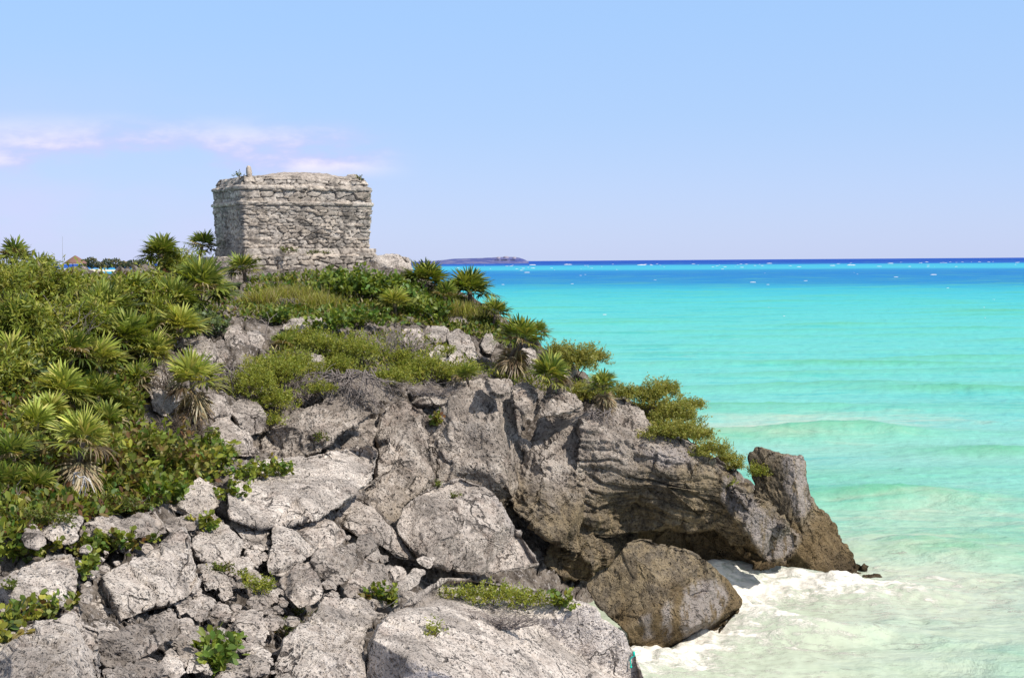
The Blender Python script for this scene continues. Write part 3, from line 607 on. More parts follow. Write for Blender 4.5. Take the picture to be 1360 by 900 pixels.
def band(geo, x0, x1, y0, y1, z0, z1, flare0=0., flare1=0., sx=.42, sz=.19, amp=.05, res=.026, seed=0, cap=.35, edge=.0, wob=.02):
    """a ring of irregular masonry round the rectangle x0..x1 / y0..y1 (temple axes), heights z0..z1, leaning by flare"""
    rc = .045
    cor = [(x0, y0), (x1, y0), (x1, y1), (x0, y1)]
    pts, nrm = [], []
    for k in range(4):
        a = np.array(cor[k]); b = np.array(cor[(k + 1) % 4]); d = b - a; L = np.linalg.norm(d); d /= L; n = np.array([d[1], -d[0]])
        t = np.linspace(rc, L - rc, max(4, int(L / res)))
        pts.append(a + d * t[:, None]); nrm.append(np.repeat(n[None], len(t), 0))
    Pp = np.concatenate(pts); Nn = np.concatenate(nrm)
    for _ in range(2): Nn = (Nn + np.roll(Nn, 1, 0) + np.roll(Nn, -1, 0)); Nn /= np.linalg.norm(Nn, axis=1)[:, None]
    seg = np.linalg.norm(np.roll(Pp, -1, 0) - Pp, axis=1); S = np.concatenate([[0], np.cumsum(seg)[:-1]])
    nz_ = max(4, int((z1 - z0) / res)); zz = np.linspace(z0, z1, nz_); nc = len(Pp)
    tv = ((zz - z0) / max(z1 - z0, 1e-6))
    fl = flare0 + (flare1 - flare0) * tv
    X = Pp[None] + Nn[None] * fl[:, None, None]
    s2 = np.broadcast_to(S[None], (nz_, nc)); z2 = np.broadcast_to(zz[:, None], (nz_, nc))
    W = np.stack([s2, z2, np.zeros_like(s2)], -1).reshape(-1, 3)
    wz = W.copy(); wz[:, 1] += wob * 1.0 * vnoise(W * np.array([.8, .8, 1]), seed + 3) + .03 * fbm(W * 3, 3, seed + 4); wz[:, 0] += .05 * fbm(W * 4, 3, seed + 6)
    Q = wz / np.array([sx, sz, 1.0]); Q[:, 0] += 0.37 * np.floor(Q[:, 1]); Q[:, 2] = .5
    I = np.floor(Q); f1 = np.full(len(Q), 9.); f2 = np.full(len(Q), 9.); hh = np.zeros(len(Q), np.int64)
    for a in (-1, 0, 1):
        for b in (-1, 0, 1):
            h = hash3(I[:, 0] + a, I[:, 1] + b, I[:, 0] * 0, seed)
            dx = np.abs(I[:, 0] + a + .5 + .42 * ((h & 1023) / 511.5 - 1) - Q[:, 0]); dz = np.abs(I[:, 1] + b + .5 + .34 * (((h >> 10) & 1023) / 511.5 - 1) - Q[:, 1])
            dd = (dx ** 3 + (dz * 1.15) ** 3) ** (1 / 3); mm = dd < f1
            f2 = np.where(mm, f1, np.minimum(f2, dd)); hh = np.where(mm, h, hh); f1 = np.where(mm, dd, f1)
    e = f2 - f1; joint = np.exp(-(e / .085) ** 2); rnd = ((hh >> 20) & 1023) / 1023
    wear = np.clip(fbm(W * .9, 3, seed + 30) + .5, 0, 1)
    disp = amp * ((rnd - .5) * 1.1 - joint * 2.3 * (0.45 + .55 * wear)) + .009 * fbm(W * 9, 4, seed + 12, .6) + .02 * fbm(W * 1.1, 3, seed + 40)
    disp = disp - edge * np.repeat((np.abs(tv * 2 - 1) ** 6)[:, None], nc, 1).ravel()
    X = X + Nn[None] * disp.reshape(nz_, nc)[..., None]
    col = (0.68 + .58 * ((hh >> 3) & 255) / 255)[:, None] * np.stack([1 + .05 * (rnd - .5), np.ones_like(rnd), 1 - .07 * (rnd - .5)], 1)
    jit = .012 * fbm(np.stack([s2, z2 * 0 + 9, z2], -1).reshape(-1, 3) * 5, 3, seed + 50)
    Zc = z2.ravel() + jit
    V = NEAR[None] - UP * 0 + X.reshape(-1, 2)[:, :1] * AX + X.reshape(-1, 2)[:, 1:] * BX; V[:, 2] = TZ + Zc
    rows = [V.reshape(nz_, nc, 3)]; cc = [col.reshape(nz_, nc, 3)]
    def inner(row, w_, dz):
        ctr = NEAR + AX * (x0 + x1) / 2 + BX * (y0 + y1) / 2
        q = row.copy(); v = q - ctr; v[:, 2] = 0; l = np.linalg.norm(v, axis=1)[:, None]; q = q - v / l * w_; q[:, 2] += dz; return q
    lo = inner(rows[0][0], cap, 0); hi = inner(rows[0][-1], cap, .02)
    Vn = np.concatenate([lo[None], rows[0], hi[None]]); Cn = np.concatenate([cc[0][:1], cc[0], cc[0][-1:]])
    R = nz_ + 2; i = np.arange(R - 1)[:, None]; j = np.arange(nc)[None]
    F = np.stack([i * nc + j, i * nc + (j + 1) % nc, (i + 1) * nc + (j + 1) % nc, (i + 1) * nc + j], -1).reshape(-1, 4)
    geo.add(Vn.reshape(-1, 3), F, Cn.reshape(-1, 3))

temple = thing('stone_temple', 'small square ruined stone temple with double cornice, on the clifftop platform', 'temple', NEAR + AX * TW / 2 + BX * TD / 2)
def tpart(name, *a, **k):
    g = Geo(); band(g, *a, **k); return build(name, g, MAT['masonry'], temple)
tpart('plinth', -.05, TW + .22, -.22, TD + .1, -.12, .20, sx=.7, sz=.3, amp=.035, seed=1, cap=.5)
tpart('wall', 0, TW, 0, TD, .12, 1.66, .0, .13, sx=.36, sz=.13, amp=.055, seed=2)
tpart('cornice', 0, TW, 0, TD, 1.62, 1.80, .13, .16, sx=.55, sz=.3, amp=.04, seed=3, edge=.05, wob=.012)
tpart('cornice', 0, TW, 0, TD, 1.79, 1.95, .20, .22, sx=.62, sz=.3, amp=.04, seed=4, edge=.05, wob=.012)
tpart('frieze', 0, TW, 0, TD, 1.93, 2.38, .09, .12, sx=.5, sz=.26, amp=.06, seed=5)
tpart('cornice', 0, TW, 0, TD, 2.36, 2.54, .19, .17, sx=.6, sz=.3, amp=.045, seed=6, edge=.06, wob=.012)
tpart('parapet', 0, TW, 0, TD, 2.53, 2.88, .06, -.18, sx=.42, sz=.24, amp=.08, seed=7, cap=.7)
# domed rubble roof
g = Geo(); n = 70; u = np.linspace(0, 1, n); U, W_ = np.meshgrid(u, u)
zz = 2.76 + .36 * (1 - (np.abs(2 * U - 1.12)) ** 2.0).clip(0) * (1 - np.abs(2 * W_ - 1) ** 2.4).clip(0) ** .5
P = NEAR + (0.1 + U * (TW - .2))[..., None] * AX + (0.1 + W_ * (TD - .2))[..., None] * BX
P = P.reshape(-1, 3); P[:, 2] = TZ + zz.ravel() + .05 * fbm(P * 3, 4, 71); f1_, f2_, hh_ = worley(P * 3.2, 72); P[:, 2] += .05 * np.clip(f2_ - f1_, 0, .4)
i = np.arange(n - 1)[:, None]; j = np.arange(n - 1)[None]
g.add(P, np.stack([i * n + j, i * n + j + 1, (i + 1) * n + j + 1, (i + 1) * n + j], -1).reshape(-1, 4), (.92, .9, .9)); build('roof', g, MAT['masonry'], temple)
def lump(geo, c, r, seed, c_=(1, 1, 1)):
    n1, n2 = 12, 9; th = np.linspace(0, 2 * np.pi, n1, endpoint=False); ph = np.linspace(.08, np.pi - .08, n2)
    D = np.stack([np.sin(ph)[:, None] * np.cos(th), np.sin(ph)[:, None] * np.sin(th), np.cos(ph)[:, None] * np.ones(n1)], -1).reshape(-1, 3)
    D = np.sign(D) * np.abs(D) ** .7
    V = np.asarray(c) + D * np.asarray(r) * (1 + .22 * fbm(D * 1.6 + seed, 3, seed))[:, None]
    i = np.arange(n2 - 1)[:, None]; j = np.arange(n1)[None]
    geo.add(V, np.stack([i * n1 + j, (i + 1) * n1 + j, (i + 1) * n1 + (j + 1) % n1, i * n1 + (j + 1) % n1], -1).reshape(-1, 4), c_)
g = Geo(); lump(g, NEAR + AX * .35 + BX * .3 + UP * 3.0, (.10, .10, .26), 3, (1.15, 1.1, 1.05)); build('finial', g, MAT['masonry'], temple)
g = Geo()
for k, (a, z_, r_) in enumerate([(4.25, 2.84, .15), (4.45, 2.92, .17), (4.65, 2.84, .14)]):
    g = Geo(); lump(g, NEAR + AX * a + BX * .3 + UP * z_, (r_ * 1.3, r_, r_ * .75), 20 + k); build('coping_stone', g, MAT['masonry'], temple)
# platform
plat = thing('stone_platform', 'low ruined rubble platform under the temple, half hidden by bushes', 'platform', NEAR + AX * TW / 2 + BX * TD / 2 - UP * .9)
g = Geo(); band(g, -1.3, TW + .9, -.9, TD + .8, -2.4, -.08, .12, -.02, sx=.45, sz=.2, amp=.09, seed=9, cap=2.6, wob=.05); build('wall', g, MAT['masonry'], plat)
g = Geo(); n = 60; U, W_ = np.meshgrid(np.linspace(0, 1, n), np.linspace(0, 1, n))
P = (NEAR + (-1.25 + U * (TW + 2.1))[..., None] * AX + (-.85 + W_ * (TD + 1.6))[..., None] * BX).reshape(-1, 3); P[:, 2] = TZ - .10 + .05 * fbm(P * 2.5, 4, 77)
i = np.arange(n - 1)[:, None]; j = np.arange(n - 1)[None]
FQ = np.stack([i * n + j, i * n + j + 1, (i + 1) * n + j + 1, (i + 1) * n + j], -1).reshape(-1, 4)
g.add(P, FQ, (.9, .88, .86)); build('paving', g, MAT['masonry'], plat); solid(P, [FQ])
boulder("rough pile of pale rubble at the right end of the temple platform", [(478,352),(492,340),(512,338),(530,337),(545,345),(552,358),(540,372),(505,370),(482,364)], 'pale', name='rubble_pile', cat='rubble', H=.8, seed=61, facets=5, d=51.6, follow=0)
boulder("long low rubble heap at the left foot of the temple platform", [(268,350),(280,342),(310,340),(332,345),(330,362),(300,368),(275,364)], 'grey', name='rubble_pile', cat='rubble', H=.8, seed=62, facets=5, d=49.6, follow=0)

# ------------------------------------------------------------------ where plants stand
VV = np.concatenate(BV)
quads = np.concatenate([f for f in BF])
bvh = BVHTree.FromPolygons(VV.tolist(), quads.tolist())
def hit(px, py, default=None):
    d = ray_dir(px, py); r = bvh.ray_cast(Vector(CAM), Vector(d), 200)
    if r[0] is None: return unproj(px, py, default if default else float(depth(px, py)))
    return np.array(r[0])

G1 = (0.075, 0.10, 0.015); G2 = (0.14, 0.18, 0.022); G3 = (0.22, 0.26, 0.035); GY = (0.36, 0.345, 0.055); GD = (0.02, 0.035, 0.008)
GR = (0.16, 0.075, 0.028); GB = (0.20, 0.14, 0.05); GS = (0.13, 0.17, 0.085); GC = (0.10, 0.19, 0.035); DRY = (0.33, 0.27, 0.12)
PAL = {
 'thicket': [(G1, 1.5), (G2, 3), (G3, 4), (GY, 3.2), (GB, .6)],
 'fine': [(G2, 2), (G3, 4), (GY, 4), ((.19, .22, .03), 3)],
 'cedar': [(G2, 2), ((.25, .25, .05), 4), ((.36, .33, .08), 4)],
 'grape': [(G2, 2.5), (G3, 3), (GC, 2), (GY, 1.5), (GR, .8), (G1, 2)],
 'redbed': [(G2, 3), (G3, 3.5), (GY, 1.5), (GR, 2.2), (GB, 2.4), (GC, 1.3), (G1, 1.5)],
 'green': [(GC, 3), (G2, 3), (G3, 3), (G1, 2)],
 'silver': [(GS, 3), ((.10, .14, .06), 3), (G2, 2)],
 'grass': [(GY, 3), ((.22, .21, .05), 3), (DRY, 2.5), (G3, 2)],
 'mat': [(G1, 3), (G2, 3), ((.12, .12, .035), 2), (GB, 1)],
}
SPEC = {   # leaf length m, width m, leaves per m2 of silhouette, broad?
 'thicket': (0.165, 0.045, 1200, False), 'fine': (0.060, 0.022, 5200, False), 'cedar': (0.068, 0.027, 7500, False), 'grape': (0.105, 0.088, 950, True), 'redbed': (0.155, 0.085, 560, True),
 'green': (0.155, 0.10, 640, True), 'silver': (0.10, 0.07, 900, True), 'grass': (0.45, 0.016, 900, False), 'mat': (0.05, 0.03, 3600, False)}

def shrub(label, kind, lobes, name='shrub', cat='shrub', dens=1.0, push=0.35, group=None, lift=0.0, deep=0.75, d=None):
    lobes = [tuple(l) for l in lobes]
    cx = np.mean([l[0] for l in lobes]); low = max(l[1] + l[3] for l in lobes); 
    base = hit(cx, low - 2) if d is None else unproj(cx, low, d)
    root = thing(name, label, cat, base, group)
    g = Geo(); STL = []; L, W, dn, broad = SPEC[kind]
    for (x, y, rx, ry) in lobes:
        h = hit(x, y + ry * .55)[1] if d is None else d
        a, b = rx * h / FPX, ry * h / FPX; dp = deep * math.sqrt(a * b) if a < 3 * b else deep * b * 1.5
        h = h - push * dp; a, b = rx * h / FPX, ry * h / FPX
        c = unproj(x, y, h); foot = c + np.array([0, dp * .4, -b * .9])
        n = int(dn * dens * math.pi * a * b); n = int(np.clip(n, 40, 26000))
        if kind == 'grass':
            P0 = c + rng.normal(size=(n, 3)) * np.array([a * .45, dp * .45, b * .12]) - np.array([0, 0, b * .75])
            D = rdirs(n) * .55 + np.array([0, 0, 1.0]); ln = L * rng.uniform(.5, 1.2, n) * min(1.6, b / .4 + .4)
            leaves(g, P0, D, rdirs(n), ln, W * rng.uniform(.8, 1.3, n), pick(PAL[kind], n), False, bend=.18); continue
        ns = max(10, n // 13)                                  # sprays: clumps of leaves at the end of a twig
        U = rdirs(ns); U[:, 2] = np.where(U[:, 2] < -.35, -U[:, 2] * .6, U[:, 2])
        rad = rng.uniform(.0, 1, ns) ** .38
        lum = 1 + .6 * fbm(U * 1.5 + np.array([x * .13, y * .17, 0]), 3, int(x + y))
        C = U * (rad * lum)[:, None] * np.array([a, dp, b])
        sc = 1.7 * L * rng.uniform(.7, 1.4, ns)
        k = 13; idx = np.repeat(np.arange(ns), k); m_ = len(idx)
        ax = U * .8 + np.array([0, 0, .55]) + rdirs(ns) * .5; ax /= np.linalg.norm(ax, axis=1)[:, None]
        tpos = rng.uniform(-.6, 1, m_)
        P0 = c + C[idx] + ax[idx] * (tpos * sc[idx])[:, None] + rdirs(m_) * (sc[idx] * .22)[:, None]
        D = ax[idx] * .6 + rdirs(m_) * .8 
        Nn = np.array([.1, -.25, .8]) + rdirs(m_) * (.75 if broad else .9)
        base_c = pick(PAL[kind], ns)[idx] * .55 + pick(PAL[kind], m_) * .45
        leaves(g, P0, D, Nn, L * rng.uniform(.6, 1.25, m_), W * rng.uniform(.7, 1.25, m_), base_c, broad)
        st_l = Geo(); STL.append((st_l, foot)); nb = int(np.clip(a * b * 22, 4, 40))                   # branches
        for q in rng.choice(ns, min(nb, ns), replace=False):
            e = c + C[q] * .96; mid = foot * .5 + e * .5 + rdirs(1)[0] * .12 * b + np.array([0, 0, .12 * b])
            tube(st_l, [foot, foot * .7 + mid * .3, mid, e * .6 + mid * .4 + rdirs(1)[0] * .04 * b, e], .016 + .008 * b, .004, 4)
    build('foliage', g, MAT['leaf'], root, smooth=False)
    for st_l, _ in STL: build('stem', st_l, MAT['bark'], root)
    return root

def dry_shrub(label, x, y, rx, ry, n=26, mat='twig', name='dry_shrub', cat='dry shrub', r0=.016, droop=0.0, push=.3, flat=.6):
    h = hit(x, y + ry * .5)[1]; a, b = rx * h / FPX, ry * h / FPX
    c = unproj(x, y + ry * (.8 if not droop else -.5), h - push * min(a, b)); g = Geo(); g2 = g
    root = thing(name, label, cat, c)
    c0_ = c
    for k in range(n):
        c = c0_ + np.array([rng.uniform(-.6, .6) * a, rng.uniform(-.2, .2) * min(a, b), rng.uniform(-.15, .15) * b])
        d = rdirs(1)[0]; d[2] = abs(d[2]) * (1 if not droop else -1.2) + (.25 if not droop else -.1)
        e = c + d * np.array([a * 1.1, min(a, b) * flat, b * 1.5]) * rng.uniform(.6, 1.05); m1 = c * .6 + e * .4 + rdirs(1)[0] * .15 * b; m2 = c * .25 + e * .75 + rdirs(1)[0] * .17 * b
        tube(g, [c, m1, m2, e], r0, r0 * .3, 4)
        for t in range(4):
            s = (m1, m2, e, m2)[t] + rdirs(1)[0] * .03; q = s + (rdirs(1)[0] * .7 + d) * np.array([a, min(a, b), b]) * .34
            tube(g2, [s, s * .5 + q * .5 + rdirs(1)[0] * .05 * b, q], r0 * .45, r0 * .2, 3)
    build('branches', g, MAT[mat], root); return root

# ------------------------------------------------------------------ fan palms: five of them modelled, then copied
PG = [((.12, .165, .025), 3.5), ((.20, .24, .04), 3), ((.36, .36, .085), 2.2), ((.07, .10, .02), 2)]
PY_ = [((.28, .31, .055), 3), ((.46, .44, .12), 3), ((.15, .19, .035), 2)]
PD = [((.24, .18, .095), 3), ((.36, .28, .15), 2), ((.13, .09, .05), 2), ((.36, .30, .18), 1)]
def frond(g, o, d, size, cols, droop, nl=22, fold=.3):
    d = d / np.linalg.norm(d); side = np.cross(d, [0, 0, 1.0]); side /= np.linalg.norm(side) + 1e-6; up = np.cross(side, d)
    pe = o + d * size * .42 + np.array([0, 0, -droop * .05 * size])
    tube(g, [o, o * .5 + pe * .5 + up * .02 * size, pe], .012 * size, .007 * size, 3, cols[0] * 1.1)
    sprd = rng.uniform(1.5, 2.1); ang = np.linspace(-sprd, sprd, nl) + rng.normal(0, .05, nl); c = np.cos(ang); s = np.sin(ang)
    ln = size * (.78 - .20 * np.abs(ang) / 1.95) * rng.uniform(.85, 1.12, nl)
    D = c[:, None] * d + s[:, None] * side + (fold * (1 - c) * .5)[:, None] * up + rdirs(nl) * .06
    D /= np.linalg.norm(D, axis=1)[:, None]
    S = np.cross(D, up); S /= np.linalg.norm(S, axis=1)[:, None] + 1e-6
    w_ = .034 * size * rng.uniform(.85, 1.2, nl)
    P0 = np.repeat(pe[None], nl, 0); dr = droop * rng.uniform(.6, 1.4, nl)
    P1 = P0 + D * (ln * .45)[:, None] + np.array([0, 0, -1.0]) * (dr * ln * .06)[:, None]
    P2 = P0 + D * (ln * .8)[:, None] + np.array([0, 0, -1.0]) * (dr * ln * .22)[:, None]; P3 = P0 + D * ln[:, None] + np.array([0, 0, -1.0]) * (dr * ln * .42)[:, None]
    Vv = np.stack([P0, P1 + S * w_[:, None], P2 + S * w_[:, None] * .6, P3, P2 - S * w_[:, None] * .6, P1 - S * w_[:, None]], 1)
    b = np.arange(nl)[:, None] * 6
    g.add(Vv.reshape(-1, 3), np.concatenate([b + np.array([[0, 1, 2, 5]]), b + np.array([[5, 2, 3, 4]])]), np.repeat(cols[rng.integers(0, len(cols), nl)], 6, 0))

def palm_proto(seed, pal, nfr, ndead, trunk, spread=1.0):
    """a palm whose crown centre is 1 unit wide and sits 'trunk' units above the base"""
    global rng
    keep = rng; rng = np.random.default_rng(seed)
    root = thing('fan_palm', '', 'palm', (0, 0, 0), 'fan palms on the headland')
    tr = Geo(); n = 9; z = np.linspace(-.35, trunk, n); wob = np.stack([.05 * np.sin(z * 2 + seed), .05 * np.cos(z * 2.3), z], 1)
    tube(tr, wob, .085, .07, 9); build('trunk', tr, MAT['bark'], root)
    g = Geo(); o = wob[-1]
    for k in range(nfr):
        az_ = k * 2.399 + rng.uniform(-.3, .3); el = math.radians(88 - 88 * spread * (k / nfr) ** .9) + rng.uniform(-.12, .12)
        d = np.array([math.cos(el) * math.cos(az_), math.cos(el) * math.sin(az_), math.sin(el)])
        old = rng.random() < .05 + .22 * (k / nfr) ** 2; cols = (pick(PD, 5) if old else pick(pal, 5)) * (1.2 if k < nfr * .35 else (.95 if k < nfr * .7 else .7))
        frond(g, o + np.array([0, 0, -.12 * k / nfr]), d, rng.uniform(.72, 1.1), cols, (.9 if old else 0) + rng.uniform(.05, .45) + .9 * (k / nfr) ** 2, fold=rng.uniform(.0, .5))
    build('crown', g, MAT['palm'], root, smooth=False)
    if ndead:
        g = Geo()
        for k in range(ndead):
            az_ = rng.uniform(0, 6.28); el = math.radians(rng.uniform(-80, -42)); d = np.array([math.cos(el) * math.cos(az_), math.cos(el) * math.sin(az_), math.sin(el)])
            frond(g, o + np.array([0, 0, -.12 - .5 * k / ndead * min(trunk, 1.2)]), d, rng.uniform(.6, .95), pick(PD, 5), 1.2, 13, .9)
        build('dead_fronds', g, MAT['palm'], root, smooth=False)
    rng = keep
    return root
def copy_tree(o, parent=None):
    c = o.copy(); COL.objects.link(c); c.parent = parent
    for ch in o.children: copy_tree(ch, c)
    return c
PROTO = {'a': (1, PG, 20, 0, .55), 'b': (2, PG, 26, 0, .6), 'c': (3, PY_, 24, 2, .6), 'd': (4, PG, 18, 26, 1.5), 'e': (5, PY_, 18, 24, 1.7), 'f': (6, PG, 16, 0, .35, .75)}
protos, used = {}, set()
PALMS = [
 (213,332,30,'b',"dark fan palm standing against the sky left of the temple"),
 (267,323,25,'a',"spiky fan palm touching the shaded left side of the temple"),
 (325,352,29,'a',"fan palm in front of the left corner of the temple platform"),
 (264,376,42,'b',"wide fan palm below the left end of the temple platform"),
 (18,337,28,'a',"fan palm rising above the thicket at the left picture edge"),
 (62,358,28,'a',"half hidden fan palm at the top of the thicket, near the far hut"),
 (170,382,30,'a',"low fan palm on the skyline just below the distant beach"),
 (112,384,22,'f',"small fan palm on the thicket top under the distant trees"),
 (150,408,40,'b',"full fan palm in the middle of the left thicket"),
 (166,446,36,'b',"drooping fan palm below the full palm of the thicket"),
 (238,430,34,'c',"light green fan palm left of the silvery creeper"),
 (130,474,36,'c',"yellowish fan palm high on the left slope with a shaggy trunk"),
 (196,466,34,'c',"fan palm in the shade of the slope above the dark grey rock"),
 (76,514,36,'c',"bright fan palm with long upright leaves on the left slope"),
 (163,541,28,'f',"small bright green fan palm low on the slope"),
 (262,497,36,'e',"fan palm with a long trailing brown skirt in front of the rocks"),
 (96,572,40,'e',"fan palm with bleached drooping leaves above the white dead branch"),
 (8,640,30,'f',"pale fan palm at the left picture edge low on the slope"),
 (46,645,32,'f',"spreading stemless fan palm beside the pale one at the left edge"),
 (38,560,34,'c',"brownish fan palm in the shadows of the left slope"),
 (563,366,33,'b',"dense fan palm right of the temple platform"),
 (622,379,36,'b',"wind bent fan palm on the right skyline over the turquoise sea"),
 (524,398,26,'c',"small fan palm in the creeper below the platform"),
 (590,392,24,'a',"low fan palm between the two skyline palms right of the temple"),
 (672,436,36,'d',"fan palm with a brown skirt on the crest above the cliff"),
 (712,438,22,'a',"small round fan palm behind the crest palm"),
 (730,497,38,'f',"broad yellow tipped fan palm spreading over the cliff edge"),
 (806,503,24,'d',"little fan palm with a dry skirt at the seaward end of the crest"),
 (655,412,26,'a',"fan palm tucked under the wind bent palm"),
 (28,425,34,'b',"half buried fan palm, one of a dozen alike, in the tangle of the left slope"),
 (92,462,36,'a',"half buried fan palm, one of a dozen alike, in the tangle of the left slope"),
 (60,440,30,'c',"half buried fan palm, one of a dozen alike, in the tangle of the left slope"),
 (205,440,32,'f',"half buried fan palm, one of a dozen alike, in the tangle of the left slope"),
 (130,520,32,'b',"half buried fan palm, one of a dozen alike, in the tangle of the left slope"),
 (22,600,34,'a',"half buried fan palm, one of a dozen alike, in the tangle of the left slope"),
 (60,545,30,'c',"half buried fan palm, one of a dozen alike, in the tangle of the left slope"),
 (185,505,30,'f',"half buried fan palm, one of a dozen alike, in the tangle of the left slope"),
 (225,395,34,'b',"half buried fan palm, one of a dozen alike, in the tangle of the left slope"),
 (120,420,32,'a',"half buried fan palm, one of a dozen alike, in the tangle of the left slope"),
 (10,470,32,'c',"half buried fan palm, one of a dozen alike, in the tangle of the left slope"),
 (140,560,28,'f',"half buried fan palm, one of a dozen alike, in the tangle of the left slope"),
 (300,604,20,'f',"small yellow fan palm at the edge of the red leafed bed"),
 (372,456,24,'f',"tufted stemless palm among the shrubs in the middle of the slope"),
 (620,498,20,'f',"dry stemless palm on the lip of the cliff face"),
]
for (x, y, r_, kind, lb) in PALMS:
    if kind not in protos: protos[kind] = palm_proto(*PROTO[kind])
    tr = PROTO[kind][4]
    h = hit(x, min(y + r_ * (tr + .25), 700))[1] - (.02 if kind == 'f' else .3)
    if h > 55: h = float(depth(x, y + r_)) - .3
    s = (1.24 if x < 320 and y > 365 else 1.06) * r_ * h / FPX; c = unproj(x, y + r_ * .12, h)
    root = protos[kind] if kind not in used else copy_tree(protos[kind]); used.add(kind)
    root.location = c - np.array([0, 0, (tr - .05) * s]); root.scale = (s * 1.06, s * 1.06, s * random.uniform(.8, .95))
    root.rotation_euler = (random.uniform(-.28, .28), random.uniform(-.28, .28), random.uniform(0, 6.28)); root['label'] = lb

